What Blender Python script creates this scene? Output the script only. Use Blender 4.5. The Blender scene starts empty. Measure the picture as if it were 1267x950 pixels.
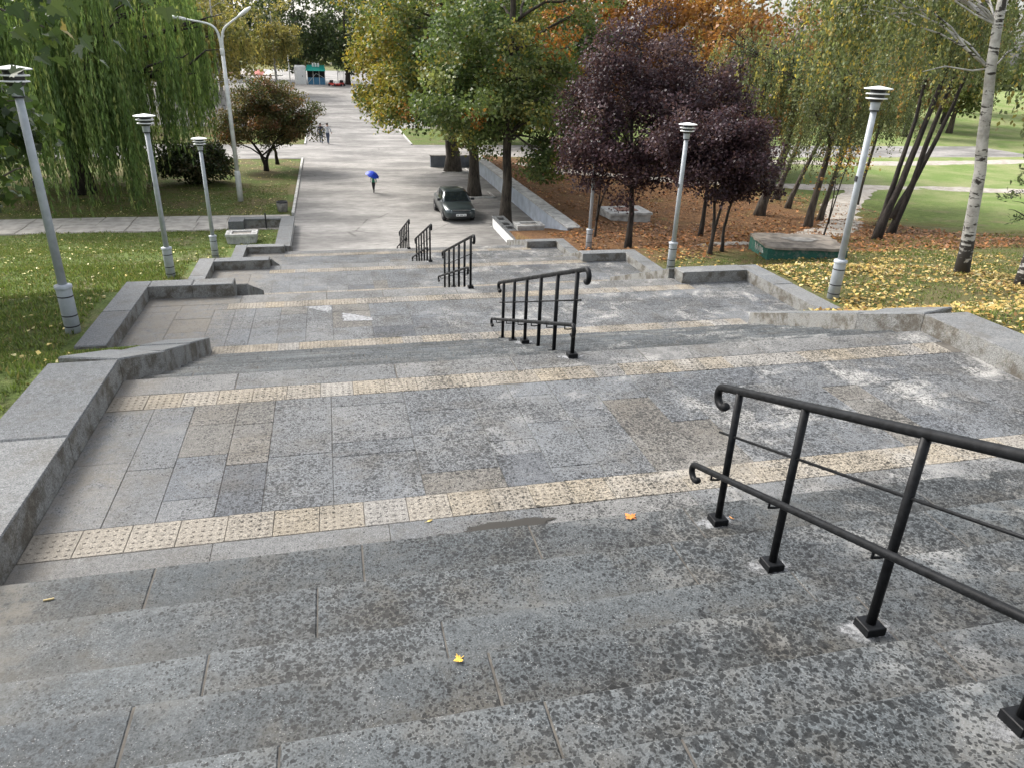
import bpy, math, random
import numpy as np
from mathutils import Matrix, Vector

# ------------------------------------------------------------------ camera, sky, sun, exposure
SC = bpy.context.scene
COL = SC.collection
CAM_H = 8.4
cr = (0.97312608, -0.06888671, 0.21972767)
cd = (-0.22835988, -0.41143732, 0.88236676)
cu = (0.02962082, -0.90883109, -0.41611134)
cam_d = bpy.data.cameras.new('camera')
cam = bpy.data.objects.new('camera', cam_d); COL.objects.link(cam)
w2c = Matrix(((cr[0], cd[0], cu[0]), (-cr[1], -cd[1], -cu[1]), (-cr[2], -cd[2], -cu[2])))
cam.matrix_world = Matrix.Translation((0, 0, CAM_H)) @ w2c.inverted().to_4x4()
cam_d.sensor_width = 36.0
cam_d.lens = 36.0 * 906.1 / 1267.0
cam_d.clip_start = 0.05
cam_d.clip_end = 3000
SC.camera = cam

SUN_DIR = Vector((-0.50, 0.50, 0.70)).normalized()      # towards the sun
elev = math.asin(SUN_DIR.z)
azim = math.atan2(SUN_DIR.x, SUN_DIR.y)
world = bpy.data.worlds.new('World'); SC.world = world
world.use_nodes = True
wn = world.node_tree; wn.nodes.clear()
wo = wn.nodes.new('ShaderNodeOutputWorld'); wb = wn.nodes.new('ShaderNodeBackground')
sky = wn.nodes.new('ShaderNodeTexSky'); sky.sky_type = 'NISHITA'
sky.sun_disc = False; sky.sun_elevation = elev; sky.sun_rotation = azim
sky.air_density = 1.0; sky.dust_density = 4.0; sky.ozone_density = 1.0
hs = wn.nodes.new('ShaderNodeHueSaturation'); hs.inputs['Saturation'].default_value = 0.30
wn.links.new(sky.outputs[0], hs.inputs['Color']); wn.links.new(hs.outputs[0], wb.inputs['Color'])
wb.inputs['Strength'].default_value = 0.145
wn.links.new(wb.outputs[0], wo.inputs['Surface'])
sun_d = bpy.data.lights.new('sun', 'SUN'); sun_d.energy = 1.2; sun_d.angle = math.radians(24)
sun_d.color = (1.0, 0.95, 0.87)
sun = bpy.data.objects.new('sun', sun_d); COL.objects.link(sun)
sun.rotation_euler = SUN_DIR.to_track_quat('Z', 'Y').to_euler()
SC.view_settings.view_transform = 'Standard'
SC.view_settings.look = 'None'
SC.view_settings.gamma = 1.0
SC.view_settings.use_curve_mapping = False
SC.view_settings.exposure = 1.50
try:
    SC.cycles.max_bounces = 6; SC.cycles.diffuse_bounces = 3; SC.cycles.transmission_bounces = 4
    SC.cycles.transparent_max_bounces = 4
except Exception:
    pass

RNG = np.random.default_rng(7)
random.seed(7)
PI = math.pi

# ------------------------------------------------------------------ helpers: objects
def tag(o, label=None, cat=None, group=None, kind=None):
    if label: o['label'] = label
    if cat: o['category'] = cat
    if group: o['group'] = group
    if kind: o['kind'] = kind
    return o

def empty(name, loc=(0, 0, 0), rz=0.0):
    o = bpy.data.objects.new(name, None); COL.objects.link(o)
    o.location = loc; o.rotation_euler = (0, 0, rz); o.empty_display_size = 0.2
    return o

def link(name, me, parent=None):
    o = bpy.data.objects.new(name, me); COL.objects.link(o)
    if parent is not None: o.parent = parent
    return o

def mesh(name, v, f, mats, smooth=False, mi=None):
    me = bpy.data.meshes.new(name)
    me.from_pydata([tuple(p) for p in v], [], [tuple(q) for q in f])
    for m in (mats if isinstance(mats, (list, tuple)) else [mats]): me.materials.append(m)
    if mi is not None: me.polygons.foreach_set('material_index', mi)
    if smooth: me.polygons.foreach_set('use_smooth', [True] * len(me.polygons))
    me.update()
    return me

def obj(name, v, f, mats, parent=None, smooth=False, mi=None):
    return link(name, mesh(name, v, f, mats, smooth, mi), parent)

def quads_mesh(name, V, F, mat, colors=None, smooth=False):
    me = bpy.data.meshes.new(name)
    n = F.shape[1]
    me.vertices.add(len(V)); me.vertices.foreach_set('co', np.ascontiguousarray(V, np.float32).ravel())
    me.loops.add(F.size); me.loops.foreach_set('vertex_index', np.ascontiguousarray(F, np.int32).ravel())
    me.polygons.add(len(F)); me.polygons.foreach_set('loop_start', np.arange(0, F.size, n, dtype=np.int32))
    me.materials.append(mat)
    if smooth: me.polygons.foreach_set('use_smooth', np.ones(len(F), bool))
    me.update(calc_edges=True)
    if colors is not None:
        ca = me.color_attributes.new('Col', 'FLOAT_COLOR', 'POINT')
        c4 = np.ones((len(V), 4), np.float32); c4[:, :3] = colors
        ca.data.foreach_set('color', c4.ravel())
    return me

class MB:
    """collects shapes into one mesh"""
    def __init__(s): s.v = []; s.f = []; s.m = []
    def add(s, v, f, m=0):
        o = len(s.v); s.v += [tuple(p) for p in v]; s.f += [tuple(i + o for i in q) for q in f]; s.m += [m] * len(f); return s
    def box(s, x0, x1, y0, y1, z0, z1, c=0.0, m=0):
        if c <= 0:
            v = [(x0,y0,z0),(x1,y0,z0),(x1,y1,z0),(x0,y1,z0),(x0,y0,z1),(x1,y0,z1),(x1,y1,z1),(x0,y1,z1)]
            f = [(3,2,1,0),(4,5,6,7),(0,1,5,4),(1,2,6,5),(2,3,7,6),(3,0,4,7)]
        else:
            v = [(x0,y0,z0),(x1,y0,z0),(x1,y1,z0),(x0,y1,z0),(x0,y0,z1-c),(x1,y0,z1-c),(x1,y1,z1-c),(x0,y1,z1-c),
                 (x0+c,y0+c,z1),(x1-c,y0+c,z1),(x1-c,y1-c,z1),(x0+c,y1-c,z1)]
            f = [(3,2,1,0),(8,9,10,11)]
            for a in range(4):
                b = (a + 1) % 4
                f += [(a,b,b+4,a+4),(a+4,b+4,b+8,a+8)]
        return s.add(v, f, m)
    def hexa(s, p8, m=0):
        return s.add(p8, [(3,2,1,0),(4,5,6,7),(0,1,5,4),(1,2,6,5),(2,3,7,6),(3,0,4,7)], m)
    def tube(s, pts, rad, n=8, m=0, cap=True):
        v, f = tube(pts, rad, n, cap); return s.add(v, f, m)
    def lathe(s, prof, n=20, cx=0, cy=0, m=0):
        v = []; f = []
        for r, z in prof:
            for k in range(n):
                a = 2 * PI * k / n; v.append((cx + r * math.cos(a), cy + r * math.sin(a), z))
        for i in range(len(prof) - 1):
            for k in range(n):
                k2 = (k + 1) % n; f.append((i*n+k, i*n+k2, (i+1)*n+k2, (i+1)*n+k))
        f.append(tuple(range(n))[::-1]); f.append(tuple((len(prof)-1)*n + k for k in range(n)))
        return s.add(v, f, m)
    def build(s, name, mats, parent=None, smooth=False):
        return obj(name, s.v, s.f, mats, parent, smooth, s.m)
    def me(s, name, mats, smooth=False):
        return mesh(name, s.v, s.f, mats, smooth, s.m)

def tube(pts, rad, n=8, cap=True):
    P = np.array(pts, float); k = len(P)
    R = np.full(k, rad, float) if np.isscalar(rad) else np.array(rad, float)
    t = np.gradient(P, axis=0); t /= (np.linalg.norm(t, axis=1, keepdims=True) + 1e-9)
    ref = np.array([0.0, 0.0, 1.0]) if abs(t[0][2]) < 0.9 else np.array([1.0, 0, 0])
    v = []
    u = np.cross(t[0], ref); u /= np.linalg.norm(u)
    for i in range(k):
        u = u - t[i] * (u @ t[i]); u /= (np.linalg.norm(u) + 1e-9)
        w = np.cross(t[i], u)
        for j in range(n):
            a = 2 * PI * j / n
            v.append(P[i] + R[i] * (math.cos(a) * u + math.sin(a) * w))
    f = []
    for i in range(k - 1):
        for j in range(n):
            j2 = (j + 1) % n; f.append((i*n+j, i*n+j2, (i+1)*n+j2, (i+1)*n+j))
    if cap:
        f.append(tuple(range(n))[::-1]); f.append(tuple((k-1)*n + j for j in range(n)))
    return v, f

# ------------------------------------------------------------------ helpers: materials
class NT:
    def __init__(s, name):
        s.mat = bpy.data.materials.new(name); s.mat.use_nodes = True
        s.t = s.mat.node_tree; s.t.nodes.clear()
        s.out = s.t.nodes.new('ShaderNodeOutputMaterial')
        s._pos = None
    def n(s, typ, **kw):
        d = s.t.nodes.new(typ)
        for k, v in kw.items(): setattr(d, k, v)
        return d
    def l(s, a, b): s.t.links.new(a, b)
    def put(s, sock, val):
        if isinstance(val, bpy.types.NodeSocket): s.l(val, sock)
        elif isinstance(val, (tuple, list)):
            sock.default_value = tuple(val) + ((1.0,) if len(val) == 3 and sock.type == 'RGBA' else ())
        else: sock.default_value = val
    def pos(s):
        if s._pos is None: s._pos = s.n('ShaderNodeNewGeometry').outputs['Position']
        return s._pos
    def xyz(s, vec=None):
        d = s.n('ShaderNodeSeparateXYZ'); s.l(vec or s.pos(), d.inputs[0]); return d.outputs
    def scl(s, vec, k):
        d = s.n('ShaderNodeVectorMath', operation='MULTIPLY'); s.l(vec, d.inputs[0]); d.inputs[1].default_value = k; return d.outputs[0]
    def noise(s, scale, detail=3, rough=0.55, vec=None, dist=0.0):
        d = s.n('ShaderNodeTexNoise'); s.l(vec or s.pos(), d.inputs['Vector'])
        d.inputs['Scale'].default_value = scale; d.inputs['Detail'].default_value = detail
        d.inputs['Roughness'].default_value = rough; d.inputs['Distortion'].default_value = dist
        return d.outputs['Fac'] if 'Fac' in d.outputs else d.outputs[0]
    def vor(s, scale, vec=None, feature='F1', rnd=1.0):
        d = s.n('ShaderNodeTexVoronoi', feature=feature); s.l(vec or s.pos(), d.inputs['Vector'])
        d.inputs['Scale'].default_value = scale; d.inputs['Randomness'].default_value = rnd
        return d
    def math(s, op, a, b=0.0, c=None, clamp=False):
        d = s.n('ShaderNodeMath', operation=op, use_clamp=clamp); s.put(d.inputs[0], a); s.put(d.inputs[1], b)
        if c is not None: s.put(d.inputs[2], c)
        return d.outputs[0]
    def mr(s, v, a, b, c=0.0, e=1.0, smooth=True):
        d = s.n('ShaderNodeMapRange', interpolation_type='SMOOTHSTEP' if smooth else 'LINEAR')
        s.put(d.inputs[0], v); s.put(d.inputs[1], a); s.put(d.inputs[2], b); s.put(d.inputs[3], c); s.put(d.inputs[4], e)
        return d.outputs[0]
    def mix(s, fac, a, b, mode='MIX'):
        d = s.n('ShaderNodeMix', data_type='RGBA', blend_type=mode)
        s.put(d.inputs[0], fac); s.put(d.inputs[6], a); s.put(d.inputs[7], b); return d.outputs[2]
    def val(s, col, k):
        return s.mix(1.0, col, s.grey(k), 'MULTIPLY')
    def grey(s, k):
        d = s.n('ShaderNodeCombineColor')
        for i in range(3): s.put(d.inputs[i], k)
        return d.outputs[0]
    def rnd(s): return s.n('ShaderNodeObjectInfo').outputs['Random']
    def bump(s, h, strength=0.3, dist=0.01):
        d = s.n('ShaderNodeBump'); s.l(h, d.inputs['Height']); d.inputs['Strength'].default_value = strength
        d.inputs['Distance'].default_value = dist; return d.outputs[0]
    def bsdf(s, col, rough=0.8, metal=0.0, spec=0.5, normal=None, coat=0.0):
        d = s.n('ShaderNodeBsdfPrincipled')
        s.put(d.inputs['Base Color'], col); s.put(d.inputs['Roughness'], rough); s.put(d.inputs['Metallic'], metal)
        s.put(d.inputs['Specular IOR Level'], spec)
        if coat: d.inputs['Coat Weight'].default_value = coat
        if normal is not None: s.l(normal, d.inputs['Normal'])
        s.l(d.outputs[0], s.out.inputs['Surface']); s.bs = d
        return s.mat

def plain(name, col, rough=0.6, metal=0.0, var=0.12, scale=6.0, bump=0.0, coat=0.0):
    t = NT(name)
    k = t.mr(t.noise(scale, 4), 0.3, 0.7, 1 - var, 1 + var)
    c = t.val(tuple(col), k)
    nb = t.bump(t.noise(scale * 12, 3), bump, 0.004) if bump else None
    return t.bsdf(c, rough, metal, normal=nb, coat=coat)

def wet_spots(t, lo=0.2, hi=1.0):
    """dark drops of a rain shower that has just begun, thin by the lawn, thick towards the birches"""
    p = t.pos()
    warp = t.n('ShaderNodeTexNoise'); t.l(p, warp.inputs['Vector']); warp.inputs['Scale'].default_value = 34.0; warp.inputs['Detail'].default_value = 3
    add = t.n('ShaderNodeVectorMath', operation='MULTIPLY_ADD'); t.l(warp.outputs['Color'], add.inputs[0]); add.inputs[1].default_value = (.034, .034, .034); t.l(p, add.inputs[2])
    flat = t.scl(add.outputs[0], (1, 1, 0.0))
    X = t.xyz()
    grad = t.mr(t.math('ADD', X[0], t.math('MULTIPLY', X[1], .16)), -2.2, 2.6, lo, hi)
    cl = t.mr(t.noise(1.1, 4, 0.65), 0.32, 0.68, 0.40, 1.30)
    dens = t.math('MULTIPLY', grad, cl)
    res = None
    for sc, amp in ((60.0, 0.66), (38.0, 0.60), (21.0, .34)):
        v = t.vor(sc, flat)
        sep = t.n('ShaderNodeSeparateColor'); t.l(v.outputs['Color'], sep.inputs[0])
        on = t.math('MULTIPLY', t.math('SUBTRACT', dens, t.math('MULTIPLY', sep.outputs[0], 1.15)), amp)
        thr = t.math('MINIMUM', on, 0.44)
        m = t.mr(t.math('SUBTRACT', thr, v.outputs['Distance']), -0.015, 0.065)
        m = t.math('MULTIPLY', m, t.mr(sep.outputs[1], 0, 1, .6, 1.0, False))
        res = m if res is None else t.math('MAXIMUM', res, m)
    return res

def stone(name, c1, c2, c3, wet=(0.85, 1.65), white=0.7, spec=0.22, tone=.06, dusty=.72, foot=False):
    t = NT(name)
    r = t.rnd()
    base = t.mix(t.mr(r, 0, 1, 0, 1, False), c1, c2)
    r2 = t.math('FRACT', t.math('MULTIPLY', r, 17.31))
    base = t.mix(t.mr(r2, .72, .95), base, c3)
    r3 = t.math('FRACT', t.math('MULTIPLY', r, 57.7))
    base = t.val(base, t.mr(r3, 0, 1, 1 - tone, 1 + tone, False))
    fine = t.noise(95, 4, 0.72)
    base = t.val(base, t.mr(fine, 0.3, 0.7, 0.50, 1.50))
    base = t.val(base, t.mr(t.noise(22, 5, .75), .3, .7, .76, 1.24))
    chips = t.mr(t.vor(75).outputs['Distance'], 0.12, 0.26, 1, 0)
    chips = t.math('MULTIPLY', chips, t.mr(t.noise(9, 2), 0.42, 0.66))
    base = t.mix(t.math('MULTIPLY', chips, 0.65), base, (.38, .38, .37))
    X = t.xyz()
    # brown grime in patches, dust swept against the lawn-side kerb, pale cement bloom
    grime = t.mr(t.noise(2.1, 6, .68), .47, .70)
    base = t.mix(t.math('MULTIPLY', grime, 0.40), base, (.085, .072, .053))
    dust = t.math('MULTIPLY', t.mr(t.math('ADD', X[0], t.math('MULTIPLY', t.noise(1.6, 4, .6), 1.6)), -1.75, -.75, 1, 0), t.mr(t.noise(7, 5, .7), .25, .6))
    base = t.mix(t.math('MULTIPLY', dust, dusty), base, (.165, .147, .12))
    bl = t.math('MULTIPLY', t.mr(t.noise(1.25, 7, .72, dist=.5), .50, .66), t.mr(X[0], 0.0, 5.0, .15, 1.0))
    base = t.mix(t.math('MULTIPLY', bl, white), base, (.40, .39, .365))
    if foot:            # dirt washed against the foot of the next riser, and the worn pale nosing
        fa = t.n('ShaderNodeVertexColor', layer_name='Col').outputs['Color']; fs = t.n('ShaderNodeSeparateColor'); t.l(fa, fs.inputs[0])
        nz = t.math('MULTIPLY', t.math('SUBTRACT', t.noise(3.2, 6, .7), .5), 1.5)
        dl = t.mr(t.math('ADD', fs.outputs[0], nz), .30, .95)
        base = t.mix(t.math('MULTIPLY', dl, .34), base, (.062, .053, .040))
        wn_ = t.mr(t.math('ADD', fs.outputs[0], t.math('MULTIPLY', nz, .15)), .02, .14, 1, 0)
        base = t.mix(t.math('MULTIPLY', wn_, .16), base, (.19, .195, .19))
    w = wet_spots(t, *wet)
    w = t.math('MULTIPLY', w, t.mr(dust, 0, .8, 1, .35))
    col = t.mix(t.math('MULTIPLY', w, 0.90), base, t.mix(1.0, base, (.055, .057, .058), 'MULTIPLY'))
    rough = t.mr(w, 0, 1, .78, .55)
    hgt = t.math('ADD', fine, t.math('MULTIPLY', t.noise(240, 2), .5))
    return t.bsdf(col, rough, spec=spec, normal=t.bump(hgt, 0.30, 0.005))

M = {}
def shade(k, *cs): return [tuple(q * k * .49 for q in c) for c in cs]
M['slab'] = stone('grey_terrazzo', *shade(1.28, (.200, .211, .222), (.220, .224, .226), (.188, .199, .213)))
M['slab_beige'] = stone('beige_slab', *shade(1.1, (.27, .252, .225), (.26, .25, .23), (.25, .242, .228)), white=.3)
M['slab_dark'] = stone('blue_grey_slab', *shade(1.30, (.158, .166, .18), (.165, .174, .185), (.15, .16, .175)), white=.2)
for k_, f_ in (('tread', .86), ('tread_dark', .75), ('tread_pale', .96)):
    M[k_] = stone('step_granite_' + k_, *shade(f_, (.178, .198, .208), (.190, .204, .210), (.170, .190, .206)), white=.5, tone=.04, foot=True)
M['edge'] = stone('edge_granite', *shade(1.25, (.215, .220, .222), (.235, .233, .226), (.20, .206, .21)), wet=(.40, 1.2), white=.6)
M['tactile'] = stone('beige_tactile', *shade(1.28, (.395, .342, .262), (.378, .345, .295), (.36, .342, .312)), wet=(.30, 1.3), white=.4)
M['kerb'] = stone('kerb_granite', *shade(1.32, (.205, .216, .222), (.225, .23, .23), (.19, .198, .205)), wet=(.16, .18), white=.2, dusty=.0)
M['mortar'] = plain('mortar', (.085, .077, .066), .95, var=.3, scale=9, bump=.4)
t = NT('pale_cement')
al = t.n('ShaderNodeVertexColor', layer_name='Col').outputs['Color']; sp_ = t.n('ShaderNodeSeparateColor'); t.l(al, sp_.inputs[0])
fac = t.mr(t.math('ADD', sp_.outputs[0], t.math('MULTIPLY', t.math('SUBTRACT', t.noise(16, 5, .7), .5), 1.6)), .45, 1.0)
pb = t.n('ShaderNodeBsdfPrincipled'); t.put(pb.inputs['Base Color'], t.mix(t.mr(t.noise(30, 4), .3, .7), (.17, .175, .18), (.30, .305, .31))); pb.inputs['Roughness'].default_value = .9
tb = t.n('ShaderNodeBsdfTransparent'); mx = t.n('ShaderNodeMixShader'); t.l(fac, mx.inputs[0]); t.l(tb.outputs[0], mx.inputs[1]); t.l(pb.outputs[0], mx.inputs[2]); t.l(mx.outputs[0], t.out.inputs['Surface'])
M['cement'] = t.mat

t = NT('kerb_side')   # kerb face: granite stained brown at random
b = t.val((.205, .205, .195), t.mr(t.noise(60, 5, .75), .3, .7, .55, 1.45))
b = t.mix(t.math('MULTIPLY', t.mr(t.noise(3.0, 6, .7), .42, .62), .8), b, (.075, .062, .045))
b = t.mix(t.math('MULTIPLY', t.mr(t.noise(5.5, 6, .75), .52, .68), .6), b, (.24, .225, .195))
M['kerb_side'] = t.bsdf(b, .9, spec=.2, normal=t.bump(t.math('ADD', t.noise(60, 4), t.noise(14, 5, .7)), .8, .012))

t = NT('asphalt')
p2 = t.scl(t.pos(), (1, 2.6, 1))
k = t.mr(t.noise(.16, 5, .6, p2), .36, .64)
b = t.mix(k, (.155, .149, .141), (.295, .282, .265))
b = t.val(b, t.mr(t.noise(1.6, 6, .7, p2), .25, .75, .72, 1.28))
b = t.val(b, t.mr(t.noise(45, 3, .7), .3, .7, .8, 1.2))
cr_ = t.n('ShaderNodeTexVoronoi', feature='DISTANCE_TO_EDGE'); t.l(t.scl(t.pos(), (.16, .34, .1)), cr_.inputs['Vector']); cr_.inputs['Scale'].default_value = 1.0
crk = t.math('MULTIPLY', t.mr(cr_.outputs['Distance'], .0, .012, 1, 0), t.mr(t.noise(.35, 3), .48, .6))
b = t.mix(t.math('MULTIPLY', crk, .6), b, (.06, .055, .05))
M['asphalt'] = t.bsdf(b, .85, spec=.3, normal=t.bump(t.noise(55, 3), .4, .01))

M['path_slab'] = plain('concrete_slab', (.36, .335, .295), .9, var=.22, scale=2.2, bump=.3)
t = NT('dirt')
b = t.mix(t.mr(t.noise(2.0, 5, .65), .3, .7), (.27, .24, .20), (.43, .395, .35))
b = t.val(b, t.mr(t.noise(18, 4, .7), .3, .7, .75, 1.25))
M['dirt'] = t.bsdf(b, .95, normal=t.bump(t.noise(25, 4), .5, .02))
M['concrete'] = plain('weathered_concrete', (.40, .395, .375), .9, var=.30, scale=3.5, bump=.4)
M['concrete_dark'] = plain('dark_concrete', (.22, .21, .19), .9, var=.35, scale=5, bump=.4)
M['wall_paint'] = plain('blue_grey_wall_paint', (.40, .44, .50), .8, var=.16, scale=1.8, bump=.2)
M['wall_dark'] = plain('dark_grey_wall_paint', (.15, .165, .19), .8, var=.2, scale=2, bump=.2)
M['white_paint'] = plain('white_wall_paint', (.74, .74, .72), .8, var=.12, scale=2.5, bump=.2)
M['lamp_paint'] = plain('grey_lamp_paint', (.33, .355, .38), .5, var=.10, scale=9)
M['lamp_white'] = plain('white_louvre', (.74, .75, .74), .5, var=.06, scale=8)
M['black_band'] = plain('black_rubber', (.015, .015, .017), .6)
t = NT('black_rail_paint'); M['rail'] = t.bsdf(t.val((.008, .0085, .0095), t.mr(t.noise(22, 4), .3, .7, .6, 1.4)), t.mr(t.noise(9, 4), .3, .7, .38, .6), spec=.14)
t = NT('lamp_glass'); M['lamp_glass'] = t.bsdf((.025, .027, .03), .3)
M['steel_lamp'] = plain('pale_post_paint', (.62, .63, .62), .55, var=.15, scale=3)
M['bark'] = None
def bark(name, c1, c2, sc=1.0):
    t = NT(name)
    q = t.scl(t.pos(), (9 * sc, 9 * sc, 1.6 * sc))
    n1 = t.noise(1.0, 6, .7, q)
    c = t.mix(t.mr(n1, .35, .65), c1, c2)
    return t.bsdf(c, .95, normal=t.bump(n1, .9, .05))
M['bark'] = bark('oak_bark', (.022, .018, .014), (.085, .07, .055))
M['bark_dark'] = bark('dark_bark', (.012, .010, .009), (.045, .036, .03))
M['bark_grey'] = bark('grey_brown_bark', (.03, .024, .02), (.10, .082, .064), .8)
t = NT('birch_bark')
q = t.scl(t.pos(), (3.2, 3.2, 13))
n1 = t.noise(1.0, 4, .6, q)
n2 = t.noise(2.4, 4, .6)
Z = t.n('ShaderNodeTexCoord').outputs['Object']
zz = t.xyz(Z)[2]
base_dark = t.mr(zz, .0, 1.7, .17, 0.0)
marks = t.mr(t.math('ADD', n1, base_dark), .575, .62)
big = t.mr(t.math('ADD', n2, base_dark), .60, .645)
c = t.mix(t.math('MAXIMUM', marks, big), t.mix(t.mr(t.noise(3.0, 5, .7), .35, .65), (.28, .27, .25), (.50, .485, .46)), (.035, .03, .026))
M['birch'] = t.bsdf(c, .8, normal=t.bump(n1, .4, .02))

def leafmat(name, trans=.40, gloss=.30):
    t = NT(name)
    a = t.n('ShaderNodeVertexColor', layer_name='Col').outputs['Color']
    d = t.n('ShaderNodeBsdfPrincipled'); t.l(a, d.inputs['Base Color']); d.inputs['Roughness'].default_value = .42
    d.inputs['Specular IOR Level'].default_value = gloss
    tr = t.n('ShaderNodeBsdfTranslucent')
    t.l(t.mix(1.0, a, (1.25, 1.25, .8), 'MULTIPLY'), tr.inputs['Color'])
    mx = t.n('ShaderNodeMixShader'); mx.inputs[0].default_value = trans
    t.l(d.outputs[0], mx.inputs[1]); t.l(tr.outputs[0], mx.inputs[2]); t.l(mx.outputs[0], t.out.inputs['Surface'])
    return t.mat
M['leaf'] = leafmat('leaf')
M['leaf_dull'] = leafmat('fallen_leaf', .1, .2)
M['grass'] = leafmat('grass_blade', .25, .2)

# ------------------------------------------------------------------ terrain
def ss(a, b, x):
    q = np.clip((np.asarray(x, float) - a) / (b - a), 0, 1); return q * q * (3 - 2 * q)
LP = np.array([(-30,13.5),(0,6.5),(4.4,5.22),(8,5.17),(11.6,3.96),(14.9,3.92),(18.5,2.72),(21.6,2.67),(25.2,1.47),(28,1.42),(32.2,.25),(36,.03),(40,0),(900,0)])
RP = np.array([(-30,13.5),(0,6.5),(4.4,5.22),(8,5.17),(11.6,3.96),(14.9,3.92),(18.5,2.72),(21.6,2.67),(25.2,1.47),(28,1.42),(31,1.0),(34,.88),(57,.86),(64,.15),(70,0),(900,0)])
SP = np.array([(-30,13.5),(0,6.3),(6,5.1),(28,1.35),(34,.6),(44,.3),(70,0),(900,0)])
RISE0, RISE1, RISEH = 78.0, 125.0, 2.4
def rise(y): return RISEH * ss(RISE0, RISE1, y)
def T(x, y):
    x = np.asarray(x, float); y = np.asarray(y, float)
    l = np.interp(y, LP[:,0], LP[:,1])
    near = np.where(x < 2.7, l, np.interp(y, RP[:,0], RP[:,1]))
    far = np.where(x < 2.7, l * .3 + .7 * np.interp(y, [-30, 0, 5, 36, 900], [13.5, 6.4, 5.2, .05, 0]), np.interp(y, SP[:,0], SP[:,1]))
    dip = (x > 7.6) & (x < 10.6) & (y > 31) & (y < 57.5)
    near = np.where(dip, np.interp(y, [31, 32.2, 36.4, 60], [1.0, .80, .02, 0]), near)
    w = ss(7.5, 14, np.abs(x - 2.7)); w = np.where(dip, 0, w)
    return near * (1 - w) + far * w + rise(y)

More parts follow.
